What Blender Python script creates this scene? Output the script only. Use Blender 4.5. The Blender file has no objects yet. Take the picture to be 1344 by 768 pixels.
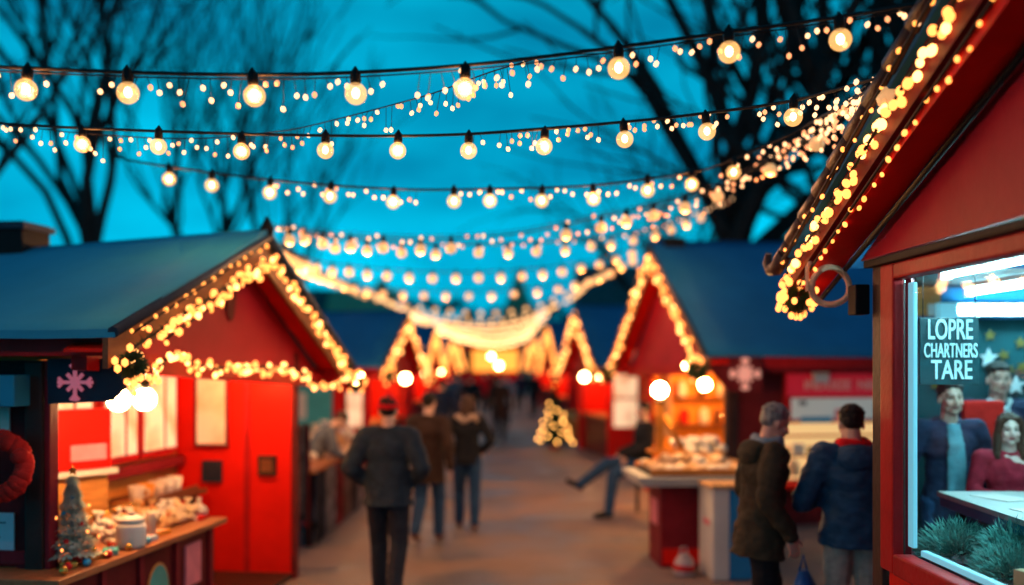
import bpy, bmesh, math, random
from mathutils import Vector, Matrix, noise
R = math.radians
rng = random.Random(7)
scene = bpy.context.scene
C = scene.collection
CZ, FP = 2.11, 1319.0            # eye height, focal length in photo pixels

def W(px, py, Y):
    """a point at depth Y seen at photo pixel (px, py)"""
    return Vector(((px - 650) / FP * Y, Y, CZ - (py - 475) / FP * Y))

# ------------------------------------------------------------------ materials
MATS = {}
def mat(name, col, rough=0.6, var=0.25, scale=6.0, bump=0.15, bscale=None, metal=0.0, coat=0.0, stretch=(1, 1, 1), spec=0.22):
    if name in MATS: return MATS[name]
    m = bpy.data.materials.new(name); m.use_nodes = True
    nt = m.node_tree; N = nt.nodes; L = nt.links
    b = N['Principled BSDF']
    tc = N.new('ShaderNodeTexCoord'); mp = N.new('ShaderNodeMapping'); mp.inputs['Scale'].default_value = stretch
    L.new(tc.outputs['Object'], mp.inputs['Vector'])
    n1 = N.new('ShaderNodeTexNoise'); n1.inputs['Scale'].default_value = scale; n1.inputs['Detail'].default_value = 6; n1.inputs['Roughness'].default_value = 0.6
    L.new(mp.outputs['Vector'], n1.inputs['Vector'])
    rp = N.new('ShaderNodeValToRGB')
    rp.color_ramp.elements[0].position = 0.3; rp.color_ramp.elements[1].position = 0.7
    lo = [c * (1 - var) for c in col]; hi = [min(1, c * (1 + var * 0.8)) for c in col]
    rp.color_ramp.elements[0].color = (*lo, 1); rp.color_ramp.elements[1].color = (*hi, 1)
    L.new(n1.outputs['Fac'], rp.inputs['Fac']); L.new(rp.outputs['Color'], b.inputs['Base Color'])
    b.inputs['Roughness'].default_value = rough; b.inputs['Metallic'].default_value = metal
    if 'red' in name or name == 'maroon': spec = 0.08
    b.inputs['Coat Weight'].default_value = coat; b.inputs['Specular IOR Level'].default_value = spec
    if bump:
        n2 = N.new('ShaderNodeTexNoise'); n2.inputs['Scale'].default_value = bscale or scale * 5; n2.inputs['Detail'].default_value = 4
        L.new(mp.outputs['Vector'], n2.inputs['Vector'])
        bp = N.new('ShaderNodeBump'); bp.inputs['Strength'].default_value = bump; bp.inputs['Distance'].default_value = 0.02
        L.new(n2.outputs['Fac'], bp.inputs['Height']); L.new(bp.outputs['Normal'], b.inputs['Normal'])
    MATS[name] = m
    return m

def planks(name, col, width=0.14, axis=1, rough=0.45, var=0.2, coat=0.0):
    """painted boards: a groove every `width` metres along an axis of the object"""
    if name in MATS: return MATS[name]
    m = mat(name, col, rough, var, 4.0, 0.1, coat=coat)
    nt = m.node_tree; N = nt.nodes; L = nt.links
    tc = N['Texture Coordinate']; sx = N.new('ShaderNodeSeparateXYZ'); L.new(tc.outputs['Object'], sx.inputs[0])
    d = N.new('ShaderNodeMath'); d.operation = 'DIVIDE'; d.inputs[1].default_value = width; L.new(sx.outputs[axis], d.inputs[0])
    f = N.new('ShaderNodeMath'); f.operation = 'FRACT'; L.new(d.outputs[0], f.inputs[0])
    pp = N.new('ShaderNodeMath'); pp.operation = 'PINGPONG'; pp.inputs[1].default_value = 0.5; L.new(f.outputs[0], pp.inputs[0])
    mr = N.new('ShaderNodeMapRange'); mr.inputs['From Max'].default_value = 0.06; L.new(pp.outputs[0], mr.inputs['Value'])
    bp = N['Bump']
    b2 = N.new('ShaderNodeBump'); b2.inputs['Strength'].default_value = 0.8; b2.inputs['Distance'].default_value = 0.01
    L.new(mr.outputs[0], b2.inputs['Height']); L.new(bp.outputs['Normal'], b2.inputs['Normal'])
    L.new(b2.outputs['Normal'], N['Principled BSDF'].inputs['Normal'])
    return m

def glow(name, col, strength):
    if name in MATS: return MATS[name]
    m = bpy.data.materials.new(name); m.use_nodes = True
    b = m.node_tree.nodes['Principled BSDF']
    b.inputs['Base Color'].default_value = (*[0.6 * c for c in col], 1); b.inputs['Roughness'].default_value = 0.4
    b.inputs['Emission Color'].default_value = (*col, 1); b.inputs['Emission Strength'].default_value = strength
    MATS[name] = m
    return m

def lit_pane(name, col, strength):
    if name in MATS: return MATS[name]
    m = glow(name, col, strength); nt = m.node_tree; N = nt.nodes; L = nt.links
    tc = N.new('ShaderNodeTexCoord'); n = N.new('ShaderNodeTexNoise'); n.inputs['Scale'].default_value = 3.2; n.inputs['Detail'].default_value = 3; L.new(tc.outputs['Object'], n.inputs['Vector'])
    r = N.new('ShaderNodeValToRGB'); r.color_ramp.elements[0].position = 0.36; r.color_ramp.elements[0].color = (*[c * q for c, q in zip(col, (0.55, 0.42, 0.35))], 1); r.color_ramp.elements[1].position = 0.56; r.color_ramp.elements[1].color = (*col, 1)
    L.new(n.outputs['Fac'], r.inputs['Fac']); L.new(r.outputs['Color'], N['Principled BSDF'].inputs['Emission Color'])
    return m

def glass(name, tint=(1, 1, 1), refl=0.07, emit=None, es=0.0, thru=None):
    if name in MATS: return MATS[name]
    m = bpy.data.materials.new(name); m.use_nodes = True
    nt = m.node_tree; N = nt.nodes; L = nt.links; N.clear()
    o = N.new('ShaderNodeOutputMaterial'); t = N.new('ShaderNodeBsdfTransparent'); t.inputs[0].default_value = (*tint, 1)
    g = N.new('ShaderNodeBsdfGlossy'); g.inputs['Roughness'].default_value = 0.03
    mx = N.new('ShaderNodeMixShader'); mx.inputs[0].default_value = refl
    L.new(t.outputs[0], mx.inputs[1]); L.new(g.outputs[0], mx.inputs[2]); last = mx
    if emit:
        e = N.new('ShaderNodeEmission'); e.inputs[0].default_value = (*emit, 1); e.inputs[1].default_value = es
        ad = N.new('ShaderNodeAddShader'); L.new(mx.outputs[0], ad.inputs[0]); L.new(e.outputs[0], ad.inputs[1]); last = ad
    L.new(last.outputs[0], o.inputs[0])
    MATS[name] = m
    return m

def attr_mat(name, rough=0.5, sss=0.1):
    if name in MATS: return MATS[name]
    m = bpy.data.materials.new(name); m.use_nodes = True
    nt = m.node_tree; N = nt.nodes; L = nt.links
    a = N.new('ShaderNodeAttribute'); a.attribute_name = 'Col'
    b = N['Principled BSDF']; L.new(a.outputs['Color'], b.inputs['Base Color'])
    b.inputs['Roughness'].default_value = rough; b.inputs['Subsurface Weight'].default_value = sss; b.inputs['Subsurface Radius'].default_value = (0.02, 0.008, 0.004)
    MATS[name] = m
    return m

# ------------------------------------------------------------------ mesh collector
class MB:
    def __init__(self): self.bm = bmesh.new()
    def _new(self, n0): self.bm.verts.ensure_lookup_table(); return self.bm.verts[n0:]
    def box(self, c, s, rz=0.0, M=None, bev=0.0):
        b2 = bmesh.new(); bmesh.ops.create_cube(b2, size=1.0)
        for v in b2.verts: v.co = Vector((v.co.x * s[0], v.co.y * s[1], v.co.z * s[2]))
        if bev: bmesh.ops.bevel(b2, geom=b2.edges[:], offset=bev, segments=2, affect='EDGES', profile=0.6)
        T = Matrix.Translation(c) @ (M if M else Matrix.Rotation(rz, 4, 'Z'))
        self._merge(b2, T); return self
    def _merge(self, b2, T):
        mp = {v: self.bm.verts.new(T @ v.co) for v in b2.verts}
        for f in b2.faces:
            try: nf = self.bm.faces.new([mp[v] for v in f.verts]); nf.smooth = f.smooth
            except ValueError: pass
        b2.free()
    def sphere(self, c, r, M=None, sub=2, uv=None):
        if not hasattr(r, '__len__'): r = (r, r, r)
        b2 = bmesh.new()
        if uv: bmesh.ops.create_uvsphere(b2, u_segments=uv[0], v_segments=uv[1], radius=1)
        else: bmesh.ops.create_icosphere(b2, subdivisions=sub, radius=1)
        for f in b2.faces: f.smooth = True
        T = Matrix.Translation(c) @ (M if M else Matrix.Identity(4)) @ Matrix.Diagonal((*r, 1))
        self._merge(b2, T); return self
    def ring(self, c, ax, r, n, r2=None, side=None):
        ax = ax.normalized()
        u = ax.orthogonal().normalized() if side is None else (side - ax * side.dot(ax)).normalized()
        v = ax.cross(u); r2 = r if r2 is None else r2
        return [self.bm.verts.new(c + u * math.cos(2 * math.pi * i / n) * r + v * math.sin(2 * math.pi * i / n) * r2) for i in range(n)]
    def path(self, pts, rad, n=8, cap=True, side=None, closed=False):
        pts = [Vector(p) for p in pts]
        if not hasattr(rad, '__len__'): rad = [rad] * len(pts)
        prev = None; first = None; u = side
        for i, p in enumerate(pts):
            if closed: ax = pts[(i + 1) % len(pts)] - pts[i - 1]
            else: ax = pts[min(i + 1, len(pts) - 1)] - pts[max(i - 1, 0)]
            if ax.length < 1e-9: ax = Vector((0, 0, 1))
            if u is None: u = ax.orthogonal()
            rr = rad[i]; r1, r2 = rr if hasattr(rr, '__len__') else (rr, rr)
            ring = self.ring(p, ax, r1, n, r2, u)
            u = (u - ax.normalized() * u.dot(ax.normalized()))
            if u.length < 1e-6: u = ax.orthogonal()
            if prev: self._bridge(prev, ring)
            else: first = ring
            prev = ring
        if closed: self._bridge(prev, first)
        elif cap:
            self.bm.faces.new(list(reversed(first))); self.bm.faces.new(prev)
        return self
    def _bridge(self, a, b):
        n = len(a)
        for i in range(n):
            f = self.bm.faces.new([a[i], a[(i + 1) % n], b[(i + 1) % n], b[i]]); f.smooth = True
    def tube(self, a, b, r0, r1=None, n=8): return self.path([a, b], [r0, r0 if r1 is None else r1], n)
    def capsule(self, a, b, r0, r1=None, n=10):
        r1 = r0 if r1 is None else r1; a, b = Vector(a), Vector(b)
        self.sphere(a, r0); self.sphere(b, r1)
        if (b - a).length > 1e-5: self.path([a, b], [r0, r1], n)
        return self
    def prism(self, pts, d):
        """flat polygon pts extruded by vector d"""
        d = Vector(d); a = [self.bm.verts.new(Vector(p)) for p in pts]; b = [self.bm.verts.new(Vector(p) + d) for p in pts]
        self.bm.faces.new(a); self.bm.faces.new(list(reversed(b)))
        n = len(a)
        for i in range(n): self.bm.faces.new([a[(i + 1) % n], a[i], b[i], b[(i + 1) % n]])
        return self
    def lathe(self, c, prof, n=20):
        c = Vector(c); prev = None
        for r, z in prof:
            ring = [self.bm.verts.new(c + Vector((max(r, 1e-4) * math.cos(2 * math.pi * i / n), max(r, 1e-4) * math.sin(2 * math.pi * i / n), z))) for i in range(n)]
            if prev: self._bridge(prev, ring)
            else: self.bm.faces.new(list(reversed(ring)))
            prev = ring
        self.bm.faces.new(prev); return self
    def sheet(self, f, nu, nv, th):
        """a sheet with thickness over f(u, v), u and v from 0 to 1"""
        top = [[self.bm.verts.new(f(i / nu, j / nv)) for j in range(nv + 1)] for i in range(nu + 1)]
        bot = [[self.bm.verts.new(Vector(v.co) - Vector((0, 0, th))) for v in row] for row in top]
        for i in range(nu):
            for j in range(nv):
                a = self.bm.faces.new([top[i][j], top[i + 1][j], top[i + 1][j + 1], top[i][j + 1]]); a.smooth = True
                self.bm.faces.new([bot[i][j], bot[i][j + 1], bot[i + 1][j + 1], bot[i + 1][j]])
        for i in range(nu):
            self.bm.faces.new([top[i][0], bot[i][0], bot[i + 1][0], top[i + 1][0]]); self.bm.faces.new([top[i][nv], top[i + 1][nv], bot[i + 1][nv], bot[i][nv]])
        for j in range(nv):
            self.bm.faces.new([top[0][j], top[0][j + 1], bot[0][j + 1], bot[0][j]]); self.bm.faces.new([top[nu][j], bot[nu][j], bot[nu][j + 1], top[nu][j + 1]])
        return self
    def mesh(self, name, m):
        bmesh.ops.recalc_face_normals(self.bm, faces=self.bm.faces[:])
        me = bpy.data.meshes.new(name); self.bm.to_mesh(me); self.bm.free()
        if m: me.materials.append(m)
        return me
    def build(self, name, m, parent=None, loc=None, label=None):
        o = bpy.data.objects.new(name, self.mesh(name, m)); C.objects.link(o)
        if parent: o.parent = parent
        if loc is not None: o.location = loc
        if label: o['label'] = label
        return o

def tag(o, label, cat, group=None):
    o['label'] = label; o['category'] = cat
    if group: o['group'] = group
    return o
def thing(name, label, cat, loc=(0, 0, 0), rz=0.0, group=None, s=1.0):
    o = bpy.data.objects.new(name, None); C.objects.link(o); o.location = loc; o.rotation_euler = (0, 0, rz); o.scale = (s, s, s)
    o.empty_display_size = 0.1
    return tag(o, label, cat, group)
def put(name, me, parent=None, loc=(0, 0, 0), rot=(0, 0, 0), s=None):
    o = bpy.data.objects.new(name, me); C.objects.link(o); o.location = loc; o.rotation_euler = rot
    if s is not None: o.scale = s if hasattr(s, '__len__') else (s, s, s)
    if parent: o.parent = parent
    return o
def copy_tree(o, parent=None):
    c = o.copy(); C.objects.link(c)
    if parent: c.parent = parent
    for ch in list(o.children): copy_tree(ch, c)
    return c
def struct(o): o['kind'] = 'structure'; return o

def text_mesh(s, size, depth=0.006, bold=0.0):
    cu = bpy.data.curves.new('lettering', 'FONT'); cu.body = s; cu.size = size; cu.extrude = depth; cu.offset = bold
    cu.align_x = 'CENTER'; cu.align_y = 'CENTER'
    o = bpy.data.objects.new('lettering', cu); C.objects.link(o)
    me = bpy.data.meshes.new_from_object(o.evaluated_get(bpy.context.evaluated_depsgraph_get()))
    bpy.data.objects.remove(o); bpy.data.curves.remove(cu)
    return me
# ------------------------------------------------------------------ people (built first, while the scene is small)
def fuse(mb, vox, smooth=3, wrinkle=0.0, wscale=9.0, seed=0.0):
    me = mb.mesh('fused', None)
    o = bpy.data.objects.new('fused', me); C.objects.link(o)
    r = o.modifiers.new('r', 'REMESH'); r.mode = 'VOXEL'; r.voxel_size = vox
    if smooth:
        s = o.modifiers.new('s', 'SMOOTH'); s.factor = 0.5; s.iterations = smooth
    me2 = bpy.data.meshes.new_from_object(o.evaluated_get(bpy.context.evaluated_depsgraph_get()))
    bpy.data.objects.remove(o); bpy.data.meshes.remove(me)
    if wrinkle:
        nr = [v.normal.copy() for v in me2.vertices]
        for v, n in zip(me2.vertices, nr):
            p = Vector((v.co.x * wscale + seed, v.co.y * wscale, v.co.z * wscale * 1.7))
            f = noise.noise(p) + 0.5 * noise.noise(p * 2.3)
            v.co += n * (wrinkle * f)
    me2.polygons.foreach_set('use_smooth', [True] * len(me2.polygons))
    return me2

SKIN_A = (0.62, 0.36, 0.26)
def person(label, loc, yaw, outfit, H=1.75, pose=None, vox=0.013, group=None, fine=False):
    P = dict(lean=0.0, twist=0.0, pelvis=(0, 0, 0.93), head_pitch=0.0, head_yaw=0.0,
             kneeL=(-0.1, 0.03, 0.5), ankL=(-0.1, -0.02, 0.085), kneeR=(0.1, 0.03, 0.5), ankR=(0.1, -0.02, 0.085), toeL=(0, 0.17, -0.05), toeR=(0, 0.17, -0.05),
             elbL=(-0.27, -0.04, 1.15), wrL=(-0.27, 0.07, 0.9), elbR=(0.27, -0.04, 1.15), wrR=(0.27, 0.07, 0.9), handL=(0, 0.05, -0.2), handR=(0, 0.05, -0.2))
    P.update(pose or {})
    O = dict(coat='coat_black', trousers='trousers_navy', shoes='shoe_black', hair='hair_dark', skin=SKIN_A, hem=0.72, bulk=0.03, hair_kind='short', extras=())
    O.update(outfit)
    k = H / 1.75
    root = thing('person', label, 'person', loc, yaw, group, k)
    V = {a: Vector(b) for a, b in P.items() if isinstance(b, tuple)}
    T = Matrix.Translation(V['pelvis']) @ Matrix.Rotation(-P['lean'], 4, 'X') @ Matrix.Rotation(P['twist'], 4, 'Z') @ Matrix.Translation((0, 0, -0.93))
    HM = T @ Matrix.Translation((0, 0.015, 1.56)) @ Matrix.Rotation(P['head_yaw'], 4, 'Z') @ Matrix.Rotation(-P['head_pitch'], 4, 'X') @ Matrix.Translation((0, 0.012, 0.075))
    shL, shR = T @ Vector((-0.185, -0.01, 1.42)), T @ Vector((0.185, -0.01, 1.42))
    hpL, hpR = V['pelvis'] + Vector((-0.09, 0, -0.02)), V['pelvis'] + Vector((0.09, 0, -0.02))
    Tq = T.to_3x3().to_4x4()
    def S(mb, c, r, M=None): mb.sphere((M or T) @ Vector(c), r, (M or T).to_3x3().to_4x4())
    # the body, one continuous skin
    b = MB()
    S(b, (0, 0, 0.95), (0.15, 0.1, 0.12)); S(b, (0, 0, 1.12), (0.135, 0.095, 0.15)); S(b, (0, 0, 1.31), (0.16, 0.11, 0.17))
    b.capsule(shL, shR, 0.06); b.capsule(T @ Vector((0, -0.015, 1.42)), HM @ Vector((0, -0.02, -0.05)), 0.062, 0.054)
    for hp, kn, an, to in ((hpL, 'kneeL', 'ankL', 'toeL'), (hpR, 'kneeR', 'ankR', 'toeR')):
        b.capsule(hp, V[kn], 0.085, 0.055); b.capsule(V[kn], V[an], 0.055, 0.038); b.capsule(V[an] + Vector((0, -0.02, -0.04)), V[an] + V[to], 0.034, 0.027)
    for sh, el, wr, hd, sg in ((shL, 'elbL', 'wrL', 'handL', -1), (shR, 'elbR', 'wrR', 'handR', 1)):
        b.capsule(sh, V[el], 0.052, 0.042); b.capsule(V[el], V[wr], 0.042, 0.028)
        h = V[hd].normalized()
        out = Vector((0, 1, 0)) - h * h.y
        if out.length < 0.2: out = Vector((sg, 0, 0)) - h * h.x
        out.normalize(); thin = h.cross(out).normalized()           # out: across the palm towards the thumb
        if thin.x * sg > 0: thin = -thin                              # palm faces the body
        M3 = Matrix((out, thin, h)).transposed().to_4x4()
        pc = V[wr] + h * 0.05
        b.sphere(pc, (0.042, 0.017, 0.056), M3)
        for q, (off, ln) in enumerate(((0.03, 0.07), (0.011, 0.08), (-0.009, 0.074), (-0.028, 0.058))):
            a0 = V[wr] + h * 0.085 + out * off; a1 = a0 + h * ln * 0.5 + thin * 0.006; a2 = a1 + h * ln * 0.42 + thin * 0.022
            b.capsule(a0, a1, 0.0095, 0.0088, 6); b.capsule(a1, a2, 0.0088, 0.0075, 6)
        t0 = V[wr] + h * 0.035 + out * 0.03; t1 = t0 + h * 0.028 + out * 0.026 + thin * 0.006; t2 = t1 + h * 0.03 + out * 0.006 + thin * 0.008
        b.capsule(t0, t1, 0.0125, 0.011, 6); b.capsule(t1, t2, 0.0105, 0.0085, 6)
    S(b, (0, -0.012, 0.028), (0.076, 0.094, 0.09), HM); S(b, (0, 0.018, -0.04), (0.058, 0.07, 0.074), HM); S(b, (0, 0.052, -0.092), (0.03, 0.032, 0.024), HM)
    S(b, (0, 0.062, 0.022), (0.052, 0.024, 0.02), HM)
    for sx in (-1, 1):
        S(b, (sx * 0.076, -0.008, -0.012), (0.011, 0.019, 0.031), HM); S(b, (sx * 0.04, 0.058, -0.03), (0.022, 0.022, 0.026), HM); S(b, (sx * 0.043, 0.025, -0.07), (0.02, 0.035, 0.025), HM)
    b.capsule(HM @ Vector((0, 0.082, 0.005)), HM @ Vector((0, 0.1, -0.03)), 0.0085, 0.0125); S(b, (-0.011, 0.09, -0.034), (0.008, 0.01, 0.007), HM); S(b, (0.011, 0.09, -0.034), (0.008, 0.01, 0.007), HM)
    S(b, (0, 0.083, -0.06), (0.024, 0.012, 0.011), HM)
    me = fuse(b, 0.0068 if fine else max(vox, 0.011), 2)
    ca = me.color_attributes.new('Col', 'FLOAT_COLOR', 'POINT')
    Hi = HM.inverted(); sk = O['skin']; lips = (sk[0] * 0.75, sk[1] * 0.38, sk[2] * 0.4) if not O.get('lipstick') else (0.42, 0.05, 0.06)
    brow = O.get('brow', (0.03, 0.018, 0.012))
    for i, v in enumerate(me.vertices):
        p = Hi @ v.co; c = list(sk)
        n = noise.noise(v.co * 30) * 0.06
        c = [x * (1 + n) for x in c]
        if p.length < 0.2 and p.y > 0.02:
            def blend(q, a): return [x * (1 - a) + y * a for x, y in zip(c, q)]
            ax = abs(p.x)
            if ((ax - 0.045) / 0.026) ** 2 + ((p.z + 0.035) / 0.024) ** 2 < 1: c = blend((sk[0] * 1.05, sk[1] * 0.78, sk[2] * 0.75), 0.5)
            e = ((ax - 0.032) / 0.0165) ** 2 + ((p.z - 0.002) / 0.0075) ** 2
            if e < 1.5: c = blend((0.02, 0.014, 0.012), 0.85 if (abs(ax - 0.032) < 0.0085 or e > 0.8) else 0.25) if e < 1.5 else c
            if 0.4 > e and abs(ax - 0.032) > 0.008: c = [0.6, 0.58, 0.55]
            if 0.014 < ax < 0.056 and abs(p.z - (0.022 + 0.006 * math.sin((ax - 0.014) / 0.042 * 3.1))) < 0.0052: c = blend(brow, 0.85)
            if ((p.x) / 0.025) ** 2 + ((p.z + 0.06) / 0.0105) ** 2 < 1: c = blend(lips, 0.85)
            if ax < 0.022 and abs(p.z + 0.0605) < 0.0018: c = blend((0.1, 0.03, 0.03), 0.7)
            if O.get('stubble') and p.z < -0.045 and p.y > 0.0: c = blend((0.16, 0.11, 0.09), 0.25)
        ca.data[i].color = (*[min(1, max(0, x)) for x in c], 1)
    me.materials.append(attr_mat('skin')); put('body', me, root)
    sd = loc[0] * 3.1 + loc[1]
    # trousers
    t = MB(); S(t, (0, 0, 0.95), (0.165, 0.118, 0.125))
    for hp, kn, an in ((hpL, 'kneeL', 'ankL'), (hpR, 'kneeR', 'ankR')):
        t.capsule(hp, V[kn], 0.108, 0.082); t.capsule(V[kn], V[an] + Vector((0, -0.005, 0.0)), 0.082, O.get('cuff', 0.066))
    put('trousers', add_m(fuse(t, vox, 3, 0.006, 11, sd), O['trousers']), root)
    # shoes
    for an, to in (('ankL', 'toeL'), ('ankR', 'toeR')):
        s = MB(); d = V[to]; a = V[an]; f = Vector((d.x, d.y, d.z)).normalized()
        s.capsule(a + Vector((0, -0.03, -0.035)), a + d + Vector((0, 0, 0.005)), 0.046, 0.036); s.capsule(a + Vector((0, 0, -0.02)), a + d * 0.5, 0.05, 0.042)
        if O.get('boots'): s.capsule(a, a + (V['knee' + an[-1]] - a) * 0.36, 0.056, 0.063)
        put('boot' if O.get('boots') else 'shoe', add_m(fuse(s, 0.012, 2), O['shoes']), root)
    # coat: torso, sleeves, skirt
    B = O['bulk']; c = MB()
    S(c, (0, 0, 1.12), (0.145 + B, 0.105 + B, 0.16)); S(c, (0, -0.005, 1.3), (0.17 + B, 0.118 + B, 0.175)); c.capsule(shL, shR, 0.066 + B * 0.5)
    S(c, (0, -0.012, 1.44), (0.1, 0.075, 0.06))
    hem = O['hem']
    prof = [(1.2, 0.14 + B, 0.1 + B), (1.05, 0.148 + B, 0.108 + B), (0.92, 0.165 + B, 0.122 + B), (min(0.85, hem + 0.02), 0.172 + B, 0.13 + B), (hem, 0.175 + B * 1.2, 0.132 + B * 1.2)]
    pts = [T @ Vector((0, 0, z)) for z, _, _ in prof]
    c.path(pts, [(a, q) for _, a, q in prof], 20, side=T.to_3x3() @ Vector((1, 0, 0)))
    for sh, el, wr in ((shL, 'elbL', 'wrL'), (shR, 'elbR', 'wrR')):
        c.capsule(sh, V[el], 0.064 + B * 0.7, 0.052 + B * 0.6); c.capsule(V[el], V[wr], 0.052 + B * 0.6, 0.04 + B * 0.4)
    if not O.get('open'): c.path([T @ Vector((0.088 * math.cos(x), -0.005 + 0.075 * math.sin(x), 1.475 + 0.012 * -math.sin(x))) for x in [i * math.pi / 6 for i in range(12)]], 0.022, 8, closed=True)
    if O.get('quilt'):
        pass
    cm = fuse(c, vox, 3, O.get('wrinkle', 0.01), 8, sd)
    if O.get('quilt'):
        cm.update()
        for v in cm.vertices: v.co += v.normal * 0.006 * math.sin(v.co.z * 2 * math.pi / 0.085)
    put(O.get('coat_name', 'coat'), add_m(cm, O['coat']), root)
    # hair
    if O['hair_kind']:
        h = MB(); hk = O['hair_kind']
        S(h, (0, -0.022, 0.043), (0.083, 0.094, 0.084), HM); S(h, (0, -0.052, 0.012), (0.074, 0.055, 0.066), HM)
        for i in range(34):
            a = i * 2.4; el = 0.25 + 1.2 * ((i * 7) % 34) / 34
            S(h, (0.072 * math.cos(a) * math.cos(el), -0.022 + 0.083 * math.sin(a) * math.cos(el), 0.045 + 0.073 * math.sin(el)), (0.022, 0.024, 0.018), HM)
        if hk == 'fringe':
            for i in range(7): S(h, (-0.05 + i * 0.0165, 0.062 - abs(i - 3) * 0.006, 0.075 + (i % 2) * 0.006), (0.016, 0.022, 0.02), HM)
        if hk == 'long':
            for sx in (-1, 1):
                h.path([HM @ Vector(q) for q in ((sx * 0.035, 0.062, 0.098), (sx * 0.072, 0.035, 0.05), (sx * 0.084, 0.01, -0.03), (sx * 0.088, 0.012, -0.12), (sx * 0.092, 0.03, -0.22))], [(0.02, 0.02), (0.02, 0.028), (0.022, 0.034), (0.027, 0.036), (0.018, 0.024)], 8)
            h.path([HM @ Vector(q) for q in ((0, -0.07, 0.06), (0, -0.085, -0.05), (0, -0.085, -0.15), (0, -0.08, -0.24))], [(0.08, 0.05), (0.085, 0.045), (0.09, 0.035), (0.07, 0.02)], 10, side=HM.to_3x3() @ Vector((1, 0, 0)))
        put('hair', add_m(fuse(h, 0.008 if fine else 0.012, 2, 0.004, 30, sd), O['hair']), root)
    for ex, m_ in O['extras']:
        e = MB()
        if ex == 'beanie':
            S(e, (0, -0.014, 0.055), (0.09, 0.104, 0.088), HM); S(e, (0, -0.016, 0.145), (0.026, 0.026, 0.022), HM)
            e.path([HM @ Vector((0.087 * math.cos(x), -0.012 + 0.1 * math.sin(x), 0.035)) for x in [i * math.pi / 8 for i in range(16)]], 0.018, 8, closed=True)
        elif ex == 'scarf':
            for dz, rr in ((0.0, 0.034), (0.035, 0.03)):
                e.path([T @ Vector((0.092 * math.cos(x), 0.0 + 0.085 * math.sin(x), 1.475 + dz + 0.01 * math.sin(2 * x))) for x in [i * math.pi / 7 for i in range(14)]], rr, 8, closed=True)
        elif ex == 'hood':
            S(e, (0, -0.115, 1.41), (0.135, 0.07, 0.095)); S(e, (0, -0.075, 1.465), (0.125, 0.09, 0.05))
        elif ex == 'fur_collar':
            for i in range(60):
                x = i * 2.399; rr = 0.13 + 0.02 * math.sin(i * 1.7)
                S(e, (rr * math.cos(x), -0.02 + 0.115 * math.sin(x), 1.455 + 0.03 * math.sin(i * 3.3)), (0.034, 0.034, 0.034))
        elif ex == 'shirt':
            e.path([T @ Vector(q) for q in ((0, 0.128 + B * 0.6, 0.98), (0, 0.136 + B * 0.5, 1.15), (0, 0.128 + B * 0.4, 1.32), (0, 0.075, 1.46))], [(0.062, 0.02), (0.066, 0.022), (0.06, 0.024), (0.045, 0.02)], 12, side=T.to_3x3() @ Vector((1, 0, 0)))
        elif ex == 'collar':
            for sx in (-1, 1): e.path([T @ Vector(q) for q in ((sx * 0.075, 0.0, 1.49), (sx * 0.055, 0.075, 1.475), (sx * 0.015, 0.118, 1.43), (sx * 0.03, 0.14, 1.37))], [(0.012, 0.022)] * 4, 8)
        elif ex == 'tie':
            e.path([T @ Vector(q) for q in ((0, 0.155, 1.1), (0, 0.163, 1.2), (0, 0.155, 1.3), (0, 0.13, 1.4), (0, 0.112, 1.44))], [(0.03, 0.012), (0.032, 0.012), (0.026, 0.012), (0.018, 0.012), (0.024, 0.016)], 8, side=T.to_3x3() @ Vector((1, 0, 0)))
        put(ex, add_m(fuse(e, 0.01 if vox < 0.02 else 0.016, 2, 0.004, 22, sd), m_), root)
    return root, T, HM

def add_m(me, m): me.materials.clear(); me.materials.append(MATS[m] if isinstance(m, str) else m); return me

def cloth(name, col, rough=0.85, var=0.3): return mat(name, col, rough, var, 14, 0.35, 90)
cloth('coat_black', (0.012, 0.013, 0.016)); cloth('coat_slate', (0.02, 0.034, 0.052)); cloth('coat_brown', (0.04, 0.022, 0.016)); cloth('coat_olive', (0.045, 0.034, 0.02))
cloth('coat_blue', (0.02, 0.07, 0.14), 0.55); cloth('coat_navy', (0.012, 0.025, 0.06)); cloth('dress_red', (0.3, 0.018, 0.035), 0.7); cloth('jacket_ash', (0.12, 0.14, 0.17))
cloth('trousers_navy', (0.012, 0.018, 0.032)); cloth('jeans', (0.02, 0.065, 0.15)); cloth('trousers_cream', (0.42, 0.38, 0.32)); cloth('trousers_black', (0.01, 0.01, 0.013))
cloth('shirt_teal', (0.1, 0.3, 0.36)); cloth('shirt_pale', (0.5, 0.58, 0.6)); cloth('wool_red', (0.75, 0.015, 0.02)); cloth('fur', (0.5, 0.34, 0.24)); cloth('collar_grey', (0.2, 0.27, 0.33))
mat('shoe_black', (0.012, 0.01, 0.01), 0.4); mat('boot_brown', (0.16, 0.06, 0.03), 0.5); mat('shoe_white', (0.55, 0.52, 0.5), 0.5)
for nm, cc in (('hair_dark', (0.014, 0.01, 0.008)), ('hair_brown', (0.06, 0.03, 0.018)), ('hair_grey', (0.19, 0.195, 0.2))): mat(nm, cc, 0.5, 0.5, 40, 0.6, 120, stretch=(1, 1, 0.25))

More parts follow.
